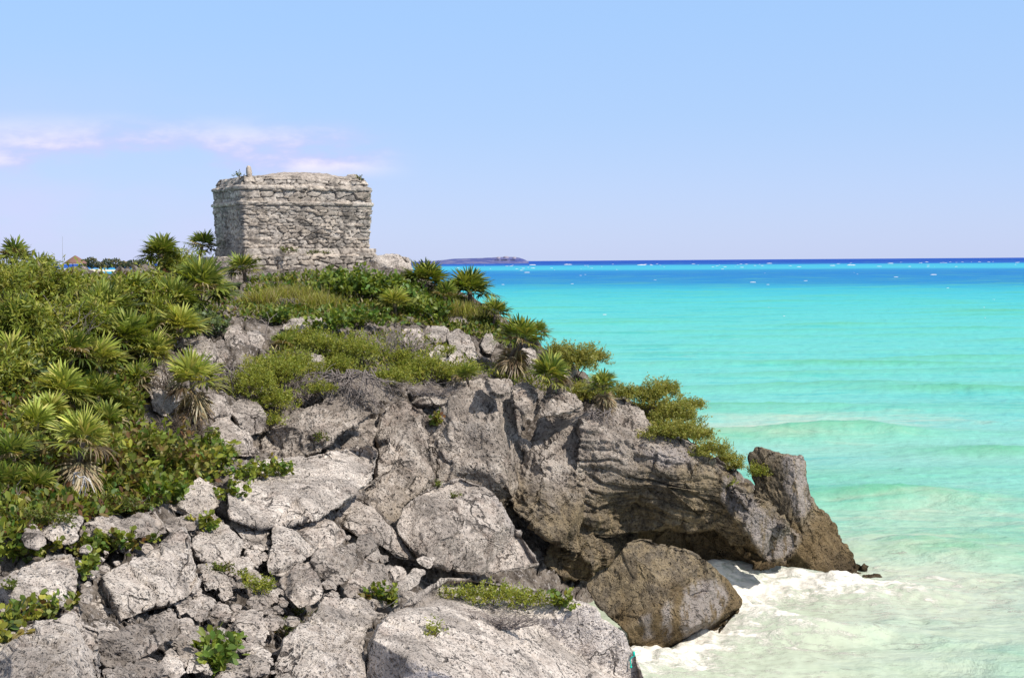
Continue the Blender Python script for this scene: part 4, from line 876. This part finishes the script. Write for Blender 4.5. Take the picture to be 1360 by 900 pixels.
# ------------------------------------------------------------------ shrubs and ground plants
SHRUBS = [
 ("tall leafy thicket bush at the left picture edge", 'thicket', [(0,385,48,40),(30,372,40,28)]),
 ("dense yellow green thicket bush under the far hut", 'thicket', [(68,394,44,38),(105,394,38,24)]),
 ("thicket bush with bare grey stems showing on the left", 'thicket', [(30,440,60,42)]),
 ("thicket bush between the hut skyline and the full palm", 'thicket', [(105,432,46,38)]),
 ("shadowy thicket bush at the left edge with a black gap below", 'thicket', [(5,505,42,36)]),
 ("dark bush behind the yellowish palm on the slope", 'thicket', [(60,485,42,32)]),
 ("bush on the skyline between the beach and the dark palm", 'thicket', [(145,396,34,24),(200,388,30,24)]),
 ("green bush under the drooping palm in the thicket", 'thicket', [(205,420,34,28)]),
 ("rounded bush below the dark skyline palm", 'thicket', [(225,355,30,18),(245,350,22,12)]),
 ("silvery creeping plant above the oval grey rock", 'silver', [(268,428,34,15),(250,440,24,12),(285,440,18,10)]),
 ("silvery leaved bush in the left thicket", 'silver', [(48,500,28,28)]),
 ("bright green creeper spreading below the middle of the platform", 'green', [(470,386,50,20),(505,388,40,20),(440,378,24,14)]),
 ("green creeper on the crest right of the platform", 'green', [(540,405,40,20),(565,415,30,16)]),
 ("green vine hanging over the ledge in the middle of the slope", 'green', [(440,432,30,12),(480,425,32,12)]),
 ("small green vine left of the tufted palm", 'green', [(372,425,20,10)]),
 ("yellow dry grass in front of the platform", 'grass', [(385,388,42,20),(345,394,32,18),(420,398,34,18)]),
 ("tawny grass clump on the bank below the platform", 'grass', [(400,402,34,16)]),
 ("dry grass on the crest below the wind bent palm", 'grass', [(610,408,34,16),(640,420,24,12)]),
 ("large feathery yellow green shrub overhanging the dark rocks", 'fine', [(362,500,48,32),(335,515,36,30),(395,490,34,24),(365,535,34,22)]),
 ("drooping green sprig below the large feathery shrub", 'fine', [(362,560,18,11)]),
 ("feathery shrub above the overhanging one in mid slope", 'fine', [(400,452,36,18),(430,460,30,18)]),
 ("upright feathery shrub in the middle of the slope", 'fine', [(470,470,38,26),(450,488,26,16)]),
 ("bright yellow green shrub beside the dry roots", 'fine', [(520,505,32,18),(545,496,24,16)]),
 ("feathery shrub below the pale crest rocks", 'fine', [(560,488,34,18),(530,476,26,14)]),
 ("green sprig beside the root covered rock", 'fine', [(425,518,24,12)]),
 ("yellow shrub on the lip of the pale cliff face", 'fine', [(598,500,22,16),(622,495,18,14)]),
 ("small round green shrub on the tall pale rock", 'fine', [(594,469,13,9)]),
 ("cedar like shrub beside the little seaward palm", 'cedar', [(765,482,28,26),(790,478,20,14),(742,470,18,14)]),
 ("low cedar like shrub under the spreading palm on the cliff edge", 'cedar', [(775,525,22,16),(795,525,24,16),(830,525,20,14)]),
 ("ragged cedar like shrub leaning out over the sea on the cliff top", 'cedar', [(862,530,24,22),(885,522,20,18),(915,540,24,10),(870,550,34,20),(900,556,34,20),(885,575,34,14)]),
 ("cedar like shrub running down the seaward edge", 'cedar', [(922,580,30,16),(945,600,26,14),(905,575,26,16)]),
 ("last low shrub on the seaward edge above the overhang", 'cedar', [(968,612,18,11),(978,620,12,8)]),
 ("round yellow green shrub in the notch beside the outer rock", 'fine', [(1008,628,16,13)]),
 ("tiny shrub on the pale lip of the overhang", 'fine', [(970,642,8,6)]),
 ("bed of red and green leaved plants covering the bank above the rocks", 'redbed', [(190,600,70,28),(140,615,40,26),(235,620,50,28),(190,645,60,22),(120,595,40,22)]),
 ("darker green plants at the foot of the red leafed bed", 'green', [(195,655,38,14),(225,660,28,12)]),
 ("leafy sprigs at the right end of the red leafed bed", 'grape', [(275,592,30,16),(290,612,20,12)]),
 ("brown leaved bush on the left slope above the pale palms", 'redbed', [(25,595,42,24),(60,605,36,20)]),
 ("vine with round leaves draped over the long slab", 'grape', [(345,628,34,11),(370,626,18,9),(322,632,16,8)]),
 ("small vine hanging below the long slab", 'grape', [(312,655,18,7)]),
 ("dense sea grape patch between the grey rocks at lower left", 'grape', [(125,732,30,18),(165,722,36,12),(115,755,16,14),(200,712,20,8)]),
 ("leafy patch at the left edge above the pale flat rock", 'grape', [(15,738,30,16),(55,730,22,9)]),
 ("creeping leaves between the pale flat rock and the corner rock", 'grape', [(65,808,28,9),(20,822,24,10),(88,800,14,7)]),
 ("small green tuft on the pale flat rock at the left edge", 'mat', [(13,783,10,8)]),
 ("sprig at the left edge on the corner rock", 'grape', [(4,848,10,6)]),
 ("low mat of tiny leaves along the foot of the slope", 'mat', [(110,672,66,15),(60,690,46,16),(160,672,40,12)]),
 ("leafy tangle at the left edge under the pale palms", 'mat', [(15,700,40,18),(30,680,36,14)]),
 ("round leaved vine at the edge of the mat of tiny leaves", 'grape', [(170,677,24,8)]),
 ("small weed behind the tilted slab", 'grape', [(265,697,16,8)]),
 ("yellow green cushion shrub in the gully", 'fine', [(344,780,20,15),(325,768,10,8)]),
 ("low green weed left of the cushion shrub", 'mat', [(300,758,22,8)]),
 ("low shrub against the whitish boulder at bottom centre", 'mat', [(378,835,20,18),(400,815,12,8)]),
 ("bright broad leaved plant in the rubble at the bottom", 'green', [(300,868,22,13),(290,880,16,10)]),
 ("small yellowish vine on the rock beside the square block", 'grape', [(500,790,24,7),(520,798,14,6)]),
 ("flat topped yellow shrub on the broad rock at the bottom", 'fine', [(655,793,48,17),(612,790,28,10),(702,798,34,14)]),
 ("sparse sprig beside the flat topped yellow shrub", 'grape', [(742,800,14,7)]),
 ("tiny yellow shrub left of the flat topped shrub", 'fine', [(577,838,11,10)]),
 ("small plant rooted in the cliff face", 'grape', [(577,560,9,10)]),
 ("small tuft on the crown of the huge boulder", 'mat', [(581,645,6,6)]),
 ("lower of two tufts on the huge boulder", 'mat', [(603,659,6,4)]),
 ("thin grass tuft in the crack above the long slab", 'mat', [(428,582,10,7)]),
 ("small plants along the foot of the temple wall", 'mat', [(383,333,13,4),(415,336,11,2.5),(435,336,8,2)]),
]
for q in SHRUBS:
    if 'temple wall' in q[0]: shrub(*q, d=51.0, push=0); continue
    shrub(*q, dens=1.0)
shrub("small green tuft on the temple roof beside the finial", 'mat', [(318,233,8,3)], d=51.9, push=0, name='roof_plant', cat='plant')
shrub("dry tuft on the right corner of the temple roof", 'mat', [(477,237,5,3)], d=53.6, push=0, name='roof_plant', cat='plant')

# undergrowth that fills the slope between the countable bushes
g = Geo(); st_n = 0
poly = np.array([(-20,360),(120,365),(230,360),(300,372),(330,400),(300,430),(240,450),(195,490),(190,570),(290,600),(300,630),(220,668),(100,690),(-20,720)], float)
for (pl, kinds, n) in ((poly, ('thicket', 'grape', 'redbed'), 15000), (np.array([(330,368),(420,360),(540,368),(600,395),(650,420),(700,455),(640,450),(560,430),(470,428),(380,425),(320,420)], float), ('thicket', 'grass', 'green'), 9000),
                        (np.array([(420,440),(560,440),(640,480),(760,500),(800,520),(720,520),(640,495),(560,505),(460,500),(330,480)], float), ('fine', 'thicket'), 7000)):
    x = rng.uniform(pl[:, 0].min(), pl[:, 0].max(), n * 2); y = rng.uniform(pl[:, 1].min(), pl[:, 1].max(), n * 2); k = inside(x, y, pl); x, y = x[k], y[k]
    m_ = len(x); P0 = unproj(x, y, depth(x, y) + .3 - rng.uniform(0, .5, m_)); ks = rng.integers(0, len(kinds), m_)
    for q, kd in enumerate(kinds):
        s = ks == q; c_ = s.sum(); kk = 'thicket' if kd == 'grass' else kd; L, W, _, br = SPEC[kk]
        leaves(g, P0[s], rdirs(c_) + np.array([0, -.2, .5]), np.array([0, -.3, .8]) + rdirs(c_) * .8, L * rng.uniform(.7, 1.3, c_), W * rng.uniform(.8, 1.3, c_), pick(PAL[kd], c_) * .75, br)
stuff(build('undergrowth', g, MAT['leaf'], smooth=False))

DRY_ = [
 ("grey leafless shrub on the upper slope below the creeper", 528,462,36,28,60,dict(r0=.020)),
 ("tangle of dry roots hanging over the shaded rock", 465,508,46,28,70,dict(droop=1, r0=.017)),
 ("bare twigs inside the large feathery shrub", 395,515,36,28,34,dict(r0=.019)),
 ("dry twiggy mat on the lip of the pale cliff face", 572,515,40,12,34,dict(r0=.010)),
 ("dead roots hanging below the crest palm", 690,478,22,18,24,dict(droop=1)),
 ("dry roots draped over the rock under the little seaward palm", 800,552,24,16,22,dict(droop=1)),
 ("bare brown stems under the flat topped yellow shrub", 660,822,48,16,56,dict(r0=.010)),
 ("bare stems in the left thicket", 85,435,42,34,18,dict(push=1.2)),
 ("brown dry grass roots on the bank in front of the platform", 382,404,22,14,30,dict(droop=1, r0=.010)),
 ("dry twigs along the mat of tiny leaves", 140,668,60,10,26,dict(r0=.008)),
 ("brown leaf litter and stems in the shade behind the trailing palm skirt", 222,505,26,24,44,dict(mat='bark')),
 ("bare brown stems on the dark slope below the trailing palm", 235,568,34,20,50,dict(mat='bark')),
 ("grey twigs spilling over the rocks right of the trailing palm", 300,500,22,26,34,dict(droop=1)),
 ("pale dry stems at the left edge under the palms", 12,668,22,26,10,dict(mat='twig')),
]
for lb, x, y, rx, ry, n, k in DRY_: dry_shrub(lb, x, y, rx, ry, n, **k)
def branch(label, pts, r=.018, mat='bleached', name='dead_branch'):
    h = min(hit(*p)[1] for p in pts[0]) - (.25 if r < .018 else 1.2); g = Geo(); P = unproj(*np.array(pts[0], float).T, h); root = None
    for k, line in enumerate(pts):
        L = np.array(line, float); tube(g, unproj(L[:, 0], L[:, 1], h + np.linspace(0, .15 * (k % 3 - 1), len(L))), r, r * .45, 5)
    V, F, C = g.arrays(); o = V.mean(0); ob = link(name, make_mesh(name, V - o, F, C), MAT[mat], None, o); tag(ob, label, 'branch'); return ob
branch("white forked dead branch lying at the foot of the red leafed bed", [[(97,642),(99,628),(106,634),(112,632),(120,640),(126,654)],[(112,632),(110,642),(106,654),(104,662)],[(112,636),(114,646),(112,658)],[(99,628),(107,627)],[(120,640),(117,634)]])
branch("thin upright pale dead stem in the left thicket", [[(68,455),(78,440),(88,430),(94,424)],[(78,440),(76,428)]], .014, 'twig')
branch("short pale dead stem behind the triangular rubble", [[(275,698),(274,688),(276,676),(274,670)],[(276,680),(279,674)]], .008)
branch("grey leaning dead stem beside the thin pale ledge", [[(352,455),(353,440),(358,424),(354,414)],[(357,425),(368,416)],[(355,432),(347,424)]], .016, 'twig')
branch("curved bare root below the pale crest boulder", [[(560,420),(566,414),(573,420),(576,428)]], .014, 'twig')
branch("white curled twig beside the small yellowish vine", [[(512,806),(522,800),(530,792),(526,786)],[(522,800),(528,802)]], .008)

# bit of turquoise rope on the broad rock
g = Geo(); hp = hit(838, 876); L = np.array([(842,864),(843,870),(839,872),(837,876),(838,882),(838,886)], float)
tube(g, unproj(L[:, 0], L[:, 1], hp[1] - .06), .012, .012, 6); lump(g, unproj(842, 867, hp[1] - .06), (.022, .022, .035), 4); lump(g, unproj(838, 885, hp[1] - .06), (.02, .02, .02), 5)
m = NT('turquoise_rope'); p = m.pos(); m.l(m.mix(m.noise(p, 60), (0.0, .42, .30), (0.02, .62, .46)), m.b.inputs['Base Color'])
V, F, C = g.arrays(); o = V.mean(0); tag(link('rope', make_mesh('rope', V - o, F, C), m.m, None, o), "short frayed turquoise rope stuck on the edge of the broad bottom rock", 'rope')

# ------------------------------------------------------------------ sea
SHORE = np.array([(640,985,),(760,950),(860,882),(900,884),(950,852),(985,812),(992,800),(1040,790),(1100,790),(1150,784),(1184,786)], float)
SW = unproj(SHORE[:, 0], SHORE[:, 1], 1.0); dirv = SW - CAM; SW = CAM + dirv * (-CAM[2] / dirv[:, 2])[:, None]
def shore_dist(X, Y):
    d = np.full(X.shape, 1e9)
    for a, b in zip(SW[:-1], SW[1:]):
        ab = (b - a)[:2]; t = np.clip(((X - a[0]) * ab[0] + (Y - a[1]) * ab[1]) / (ab @ ab + 1e-9), 0, 1)
        d = np.minimum(d, np.hypot(X - a[0] - t * ab[0], Y - a[1] - t * ab[1]))
    return d
ys = np.concatenate([np.arange(26, 62, .11), 62 * (1.006 ** np.arange(1, 560))]); ys = np.concatenate([ys, np.geomspace(ys[-1] * 1.01, 60000, 40)])
us = np.linspace(-.12, .47, 420); us = np.concatenate([np.linspace(-1.6, -.13, 26), us, np.linspace(.48, 1.6, 18)])
Yg, Ug = np.meshgrid(ys, us, indexing='ij'); Xg = Yg * Ug
fx, fy = Xg.ravel(), Yg.ravel(); P2 = np.stack([fx, fy, 0 * fx], 1)
fade = np.clip(1.3 - np.log10(fy / 40) * .55, .0, 1)
wd = lambda ang: (math.cos(ang), math.sin(ang))
z = 0
wp = fy + 3.5 * fbm(P2 * .022, 3, 5) - .10 * fx                            # swell runs towards the beach, crests nearly across the view
s1 = .5 + .5 * np.sin(wp * .46); crest = (s1 ** 3.0) * np.clip(.35 + fbm(P2 * np.array([.03, .06, 1]), 2, 9), 0, 1.1); z = z + .62 * (s1 ** 3.0) * np.clip(.35 + fbm(P2 * np.array([.03, .06, 1]), 2, 9), 0, 1.1)
z = z + .10 * fbm(P2 * np.array([.35, .7, 1]), 3, 12) + .05 * fbm(P2 * np.array([1.3, 2.3, 1]), 3, 15)
z = z * fade
dsh = shore_dist(fx, fy)
wc = unproj(1060, 822, 1.0) - CAM; wc = CAM + wc * (-CAM[2] / wc[2])            # curling wave running into the notch
rx_, ry_ = (fx - wc[0]), (fy - wc[1])
ringr = np.hypot(rx_ * .8, ry_ * .75 - .5); curl = np.exp(-((ringr - 2.3) / .55) ** 2) * np.clip(.5 - .5 * rx_ / 2.4 + .15, 0, 1)
z = z + .85 * curl + .28 * np.exp(-(dsh / .9) ** 2) * (.6 + .8 * fbm(P2 * 1.4, 3, 20))
for q0, q1, wx, am in ((1130, 583, 5.0, .5), (1190, 664, 4.2, .55), (1330, 604, 5, .4), (1300, 520, 9, .45), (1000, 545, 8, .3), (1250, 735, 3.5, .3), (1150, 485, 14, .4)):
    c0 = unproj(q0, q1, 1.0) - CAM; c0 = CAM + c0 * (-CAM[2] / c0[2]); u_ = fx - c0[0]; v_ = fy - c0[1] + .10 * u_ - .8 * fbm(np.stack([fx * .35, fx * 0 + q0, fx * 0], 1), 3, 2)
    rg = np.exp(-(u_ / wx) ** 2) * np.where(v_ < 0, np.exp(-(v_ / 1.1) ** 2), np.exp(-(v_ / 2.4) ** 2)); z = z + am * rg; crest = np.maximum(crest, rg * 1.0)
churn = np.exp(-(dsh / 2.2) ** 1.2); z = z + churn * .07 * ridged(P2 * .8, 3, 23, .6)
foam = np.clip(1.35 * np.exp(-(dsh / 1.0)) + .27 * np.exp(-((dsh - 2.6) / 2.4) ** 2) + .62 * curl, 0, 1.4)
arcs = np.clip(np.sin(ringr * 4.2 + 3.0 * fbm(P2 * .7, 3, 33)), 0, 1) ** 2 * np.exp(-((ringr - 4.0) / 2.6) ** 2)
foam = np.clip(foam + .30 * arcs * np.clip(1.3 - .10 * np.maximum(rx_, 0), 0, 1), 0, 1.4)
swash = np.exp(-((fy - 40.5 + .12 * (fx - 14) + 1.6 * fbm(P2 * .3, 3, 51)) / 2.4) ** 2) * np.clip((fx - 8) / 5, 0, 1) * np.clip((24 - fx) / 8, 0, 1)
foam = np.clip(foam + .17 * swash, 0, 1.4)
sandy = .95 * np.exp(-(np.clip(dsh - 2.5, 0, 99) / 6.5)) + .55 * np.exp(-((fy - 80 - .25 * (fx - 20)) / 8) ** 2 - ((fx - 16) / 12) ** 2) + .35 * np.exp(-((fy - 52) / 4) ** 2) * np.clip(1 - np.abs(fx - 16) / 12, 0, 1)
Vs = np.stack([fx, fy, z], 1); nr, nc = Yg.shape; i = np.arange(nr - 1)[:, None]; j = np.arange(nc - 1)[None]
F = np.stack([i * nc + j, i * nc + j + 1, (i + 1) * nc + j + 1, (i + 1) * nc + j], -1).reshape(-1, 4)
me = make_mesh('sea', Vs, [F], np.stack([foam, np.clip(sandy, 0, 1.2), np.clip(crest * fade, 0, 1)], 1))
m = NT('sea_water'); p = m.pos(); sx = m.n('ShaderNodeSeparateXYZ'); m.l(p, sx.inputs[0]); at = m.n('ShaderNodeSeparateColor'); m.l(m.attr('tint'), at.inputs[0])
lg = m.math('LOGARITHM', sx.outputs['Y'], 10.0)
wob = m.math('SUBTRACT', m.noise(m.scale(p, (.004, .010, 1)), 1.0, 4, .55), .5)
wob2 = m.math('SUBTRACT', m.noise(m.scale(p, (.03, .10, 1)), 1.0, 5, .6), .5)
tx = m.math('MULTIPLY', m.math('SUBTRACT', m.math('DIVIDE', sx.outputs['X'], sx.outputs['Y']), .1), .12)
lg2 = m.math('ADD', m.math('ADD', lg, m.math('MULTIPLY', wob, .10)), m.math('ADD', m.math('MULTIPLY', wob2, m.mapr(lg, 2.9, 2.2, .03, .16)), tx))
rp = m.n('ShaderNodeValToRGB'); m.l(m.mapr(lg2, 1.4, 4.0), rp.inputs[0])
mr = rp.inputs[0].links[0].from_node; mr.interpolation_type = 'LINEAR'
WC = [(1.50, (.33, .43, .33)), (1.62, (.25, .43, .33)), (1.72, (.20, .44, .32)), (1.78, (.16, .43, .34)), (1.86, (.22, .46, .39)), (1.95, (.16, .46, .40)), (2.06, (.135, .46, .40)), (2.30, (.10, .44, .41)), (2.52, (.07, .41, .43)), (2.66, (.04, .34, .44)),
      (2.76, (.018, .19, .40)), (2.98, (.014, .15, .40)), (3.10, (.02, .19, .42)), (3.18, (.05, .36, .48)), (3.38, (.045, .32, .48)), (3.47, (.015, .10, .37)), (3.7, (.010, .06, .31)), (4.0, (.012, .065, .32))]
e = rp.color_ramp.elements
e[0].position = (WC[0][0] - 1.4) / 2.6; e[0].color = (*WC[0][1], 1); e[1].position = 1.0; e[1].color = (*WC[-1][1], 1)
for a, c in WC[1:-1]:
    q = e.new((a - 1.4) / 2.6); q.color = (*c, 1)
sand = m.math('MULTIPLY', m.math('ADD', at.outputs[1], m.math('MULTIPLY', wob2, 1.1)), 1.0, True)
sn = m.noise(m.scale(p, (.25, .6, 1)), 1.0, 6, .62, .6)
sand = m.math('MULTIPLY', m.mapr(m.math('ADD', sand, m.math('MULTIPLY', m.math('SUBTRACT', sn, .5), 1.0)), .12, .95), .95)
rip = m.math('ADD', m.math('MULTIPLY', m.noise(m.scale(p, (.10, .42, 1)), 1.0, 7, .68, .5), .6), m.math('MULTIPLY', m.noise(m.scale(p, (.022, .06, 1)), 1.0, 5, .6), .4))
patch = m.n('ShaderNodeMix', data_type='RGBA', blend_type='MULTIPLY'); m.l(m.mapr(rip, .50, .62), patch.inputs['Factor']); m.l(rp.outputs[0], patch.inputs['A']); patch.inputs['B'].default_value = (.62, .87, .95, 1); wcol = patch.outputs['Result']      # weed and sand on the bottom, and ripple shading painted into the colour
thin = m.mix(m.math('MULTIPLY', at.outputs[2], .75), wcol, (.10, .36, .19)); col = m.mix(sand, thin, (.44, .48, .36))
# streaky foam, thickest against the rocks
fv = m.n('ShaderNodeMapping'); fv.inputs['Scale'].default_value = (.55, 1.5, 1.0); fv.inputs['Rotation'].default_value = (0, 0, .3); m.l(p, fv.inputs[0]); fv = fv.outputs[0]
fn = m.noise(fv, 1.2, 9, .66, 2.0); fn2 = m.noise(fv, 5.0, 6, .7, 1.5)
fs = m.math('ADD', m.math('MULTIPLY', fn, .6), m.math('MULTIPLY', fn2, .4))
fm = m.math('ADD', at.outputs[0], m.math('MULTIPLY', m.math('SUBTRACT', fs, .55), 4.6))
fm = m.mapr(fm, .25, 1.05)
fm = m.math('MULTIPLY', fm, m.mapr(at.outputs[0], .03, .30))
col = m.mix(m.math('MULTIPLY', fm, .9), col, (.78, .725, .64)); m.l(col, m.b.inputs['Base Color'])
near = m.mapr(sx.outputs['Y'], 600, 40)
rh = m.math('ADD', .22, m.math('MULTIPLY', fm, .6)); m.l(rh, m.b.inputs['Roughness'])
m.b.inputs['Specular IOR Level'].default_value = .28; m.b.inputs['IOR'].default_value = 1.33
hgt = m.math('ADD', m.noise(m.scale(p, (.9, 1.8, 1)), 1.0, 6, .6), m.math('MULTIPLY', m.noise(m.scale(p, (.12, .30, 1)), 1.0, 4, .6), 2.2))
hgt = m.math('ADD', hgt, m.math('MULTIPLY', fs, m.math('MULTIPLY', fm, 1.0)))
hgt = m.math('MULTIPLY', hgt, m.math('SUBTRACT', 1.0, m.math('MULTIPLY', sand, .75)))
m.l(m.bump(hgt, .20, .9).outputs[0], m.b.inputs['Normal'])
df = m.n('ShaderNodeBsdfDiffuse'); m.l(col, df.inputs[0]); m.l(m.b.inputs['Normal'].links[0].from_socket, df.inputs['Normal'])
ms = m.n('ShaderNodeMixShader'); m.l(m.mapr(lg, 1.5, 2.6, .30, .88), ms.inputs[0]); m.l(m.b.outputs[0], ms.inputs[1]); m.l(df.outputs[0], ms.inputs[2]); m.l(ms.outputs[0], m.o.inputs[0])
structure(link('sea', me, m.m))

# whitecaps: low ridges of foam on the reef and the open water
g = Geo(); r2 = np.random.default_rng(77)
def cap(px, py, wpx, k=.02):
    v = unproj(px, py, 1.0) - CAM; P = CAM + v * (-CAM[2] / v[2]); d = P[1]; a = wpx * d / FPX / 2
    n = 14; t = np.linspace(-1, 1, n); hgt_ = np.sqrt(1 - t * t) * a * .16 * (1 + .7 * vnoise(np.stack([t * 4, t * 0 + px, t * 0], 1), 3)); dep = np.sqrt(1 - t * t) * a * .5
    yy = P[1] + a * .4 * vnoise(np.stack([t * 2, t * 0 + py, t * 0], 1), 5); x = P[0] + t * a
    V = np.concatenate([np.stack([x, yy - dep, 0 * t + .02], 1), np.stack([x, yy, np.maximum(hgt_, .02) + .05], 1), np.stack([x, yy + dep, 0 * t + .02], 1)])
    i = np.arange(n - 1); f = np.concatenate([np.stack([i, i + 1, n + i + 1, n + i], 1), np.stack([n + i, n + i + 1, 2 * n + i + 1, 2 * n + i], 1)]); g.add(V, f)
for k in range(80):
    x = r2.uniform(640, 1380); y0 = 348 - (x - 640) * .0069
    cap(x, y0 + r2.choice([r2.uniform(4, 6), r2.uniform(6.5, 12)], p=[.55, .45]), r2.uniform(1.5, 5) if r2.random() < .85 else r2.uniform(6, 13))
for x, y, q in ((803,418,5),(760,377,4),(808,425,3),(1000,375,8),(1020,378,4),(1190,368,6),(1320,398,4),(668,378,4),(870,372,4),(1070,373,5),(700,362,8),(608,356,5),(930,392,3),(1240,365,9)): cap(x, y, q)
for k in range(16):
    y = 362 + 90 * r2.random() ** 2.2; cap(r2.uniform(680, 1370), y, r2.uniform(1.5, 3.5))
m = NT('foam'); p = m.pos(); m.l(m.mix(m.noise(p, 1.0), (.50, .52, .54), (.62, .62, .62)), m.b.inputs['Base Color'])
stuff(build('sea_foam', g, m.m))

# ------------------------------------------------------------------ far shores
def ridge_land(name, pts, d, thick, mat, zlow=-2, kind=True, nsub=8):
    a = np.array(pts, float); x = np.linspace(a[0, 0], a[-1, 0], len(a) * nsub); y = np.interp(x, a[:, 0], a[:, 1]); Pt = unproj(x, y, d)
    Pt[:, 2] += (.0006 * d) * fbm(Pt * (60 / d), 4, 3)
    rows = [np.stack([Pt[:, 0], Pt[:, 1] - thick, 0 * x + zlow], 1), np.stack([Pt[:, 0], Pt[:, 1] - thick * .5, .5 * Pt[:, 2]], 1), Pt, np.stack([Pt[:, 0], Pt[:, 1] + thick, 0 * x + zlow], 1)]
    V = np.stack(rows); n = len(x); i = np.arange(3)[:, None]; j = np.arange(n - 1)[None]
    F = np.stack([i * n + j, i * n + j + 1, (i + 1) * n + j + 1, (i + 1) * n + j], -1).reshape(-1, 4)
    o = link(name, make_mesh(name, V.reshape(-1, 3), [F]), mat); structure(o); return o
m = NT('far_coast'); p = m.pos(); m.l(m.mix(m.mapr(m.noise(m.scale(p, (.02, .02, .2)), 1.0, 5, .7), .4, .62), (.045, .06, .21), (.13, .13, .25)), m.b.inputs['Base Color'])  # blue distance haze is painted into the hill colour
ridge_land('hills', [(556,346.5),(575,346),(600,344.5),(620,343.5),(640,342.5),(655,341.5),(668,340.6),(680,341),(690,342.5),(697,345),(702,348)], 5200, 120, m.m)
m = NT('beach_sand'); p = m.pos(); m.l(m.mix(m.noise(p, .05), (.50, .44, .33), (.66, .60, .48)), m.b.inputs['Base Color'])
ridge_land('beach', [(60,357),(110,357.5),(150,358),(200,358.5),(240,359)], 1750, 50, m.m)
m = NT('bluff_soil'); p = m.pos(); m.l(m.mix(m.noise(p, .3), (.05, .06, .02), (.12, .12, .05)), m.b.inputs['Base Color'])
ridge_land('land', [(62,368),(78,359),(92,357.5),(108,358),(122,368)], 400, 12, m.m)
# trees on the far shore
r3 = np.random.default_rng(5)
TREEL = ["distant tree at the left end of the row beyond the bay", "tall distant tree near the far hut", "distant round tree over the beach", "distant broad tree over the beach", "distant low tree over the pale sand", "distant bluish tree before the dark palm", "distant tree just left of the dark skyline palm", "distant tree behind the dark skyline palm"]
for k, x in enumerate((112, 122, 133, 143, 154, 165, 176, 188)):
    d = 1760 + r3.uniform(0, 40); hpx = r3.uniform(9, 14) if k != 1 else 16; b = unproj(x, 357.5, d); s = d / FPX
    root = thing('distant_tree', TREEL[k], 'tree', b, 'trees on the far shore of the bay')
    g = Geo(); tube(g, [b, b + np.array([0, 0, hpx * s * .6])], 1.0, .5, 6); build('trunk', g, MAT['bark'], root)
    g = Geo(); n = 420; U = rdirs(n) * r3.uniform(.3, 1, (n, 1)) ** .4; c = b + np.array([0, 0, hpx * s * .58])
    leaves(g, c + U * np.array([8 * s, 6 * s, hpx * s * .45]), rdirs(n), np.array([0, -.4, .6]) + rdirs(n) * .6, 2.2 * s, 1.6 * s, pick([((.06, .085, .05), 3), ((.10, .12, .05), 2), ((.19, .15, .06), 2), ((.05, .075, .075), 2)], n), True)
    build('crown', g, MAT['leaf'], root, smooth=False)
# thatched hut and mast behind the thicket
d = 400.0; s = d / FPX; b = unproj(101, 358, d); hut = thing('thatched_hut', 'reddish conical thatched roof of a hut just above the thicket', 'hut', b)
g = Geo(); top_ = unproj(100, 339.5, d); ez = unproj(100, 349, d)[2]; n = 24; th = np.linspace(0, 2 * np.pi, n, endpoint=False); R = 14 * s
rows = []
for t in np.linspace(0, 1, 7):
    rr_ = R * (1 - t) + .1; zz = ez + (top_[2] - ez) * (t ** .92); rows.append(np.stack([top_[0] + rr_ * np.cos(th), top_[1] + rr_ * np.sin(th), np.full(n, zz) + .08 * np.sin(th * 9)], 1))
Vr = np.stack([rows[0] - np.array([0, 0, .25])] + rows); i = np.arange(len(Vr) - 1)[:, None]; j = np.arange(n)[None]
g.add(Vr.reshape(-1, 3), np.stack([i * n + j, i * n + (j + 1) % n, (i + 1) * n + (j + 1) % n, (i + 1) * n + j], -1).reshape(-1, 4))
m = NT('thatch'); p = m.pos(); m.l(m.mix(m.noise(m.scale(p, (3, 3, 1)), 2, 5, .7), (.12, .06, .05), (.26, .14, .11)), m.b.inputs['Base Color']); build('roof', g, m.m, hut)
for k in range(4):
    g = Geo(); q = np.array([b[0] + R * .7 * math.cos(k * 1.57 + .7), b[1] + R * .7 * math.sin(k * 1.57 + .7), 0]); tube(g, [q + [0, 0, b[2] - 1], q + [0, 0, ez + .3]], .14, .12, 6); build('post', g, MAT['bark'], hut)
g = Geo(); q = unproj(83, 358, 420); t_ = unproj(83, 314, 420); tube(g, [q, t_], .06, .03, 5); V, F, C = g.arrays()
tag(link('mast', make_mesh('mast', V - q, F, C), MAT['twig'], None, q), 'thin tall mast standing on the skyline left of the far hut', 'mast')
# pale houses on the far headland
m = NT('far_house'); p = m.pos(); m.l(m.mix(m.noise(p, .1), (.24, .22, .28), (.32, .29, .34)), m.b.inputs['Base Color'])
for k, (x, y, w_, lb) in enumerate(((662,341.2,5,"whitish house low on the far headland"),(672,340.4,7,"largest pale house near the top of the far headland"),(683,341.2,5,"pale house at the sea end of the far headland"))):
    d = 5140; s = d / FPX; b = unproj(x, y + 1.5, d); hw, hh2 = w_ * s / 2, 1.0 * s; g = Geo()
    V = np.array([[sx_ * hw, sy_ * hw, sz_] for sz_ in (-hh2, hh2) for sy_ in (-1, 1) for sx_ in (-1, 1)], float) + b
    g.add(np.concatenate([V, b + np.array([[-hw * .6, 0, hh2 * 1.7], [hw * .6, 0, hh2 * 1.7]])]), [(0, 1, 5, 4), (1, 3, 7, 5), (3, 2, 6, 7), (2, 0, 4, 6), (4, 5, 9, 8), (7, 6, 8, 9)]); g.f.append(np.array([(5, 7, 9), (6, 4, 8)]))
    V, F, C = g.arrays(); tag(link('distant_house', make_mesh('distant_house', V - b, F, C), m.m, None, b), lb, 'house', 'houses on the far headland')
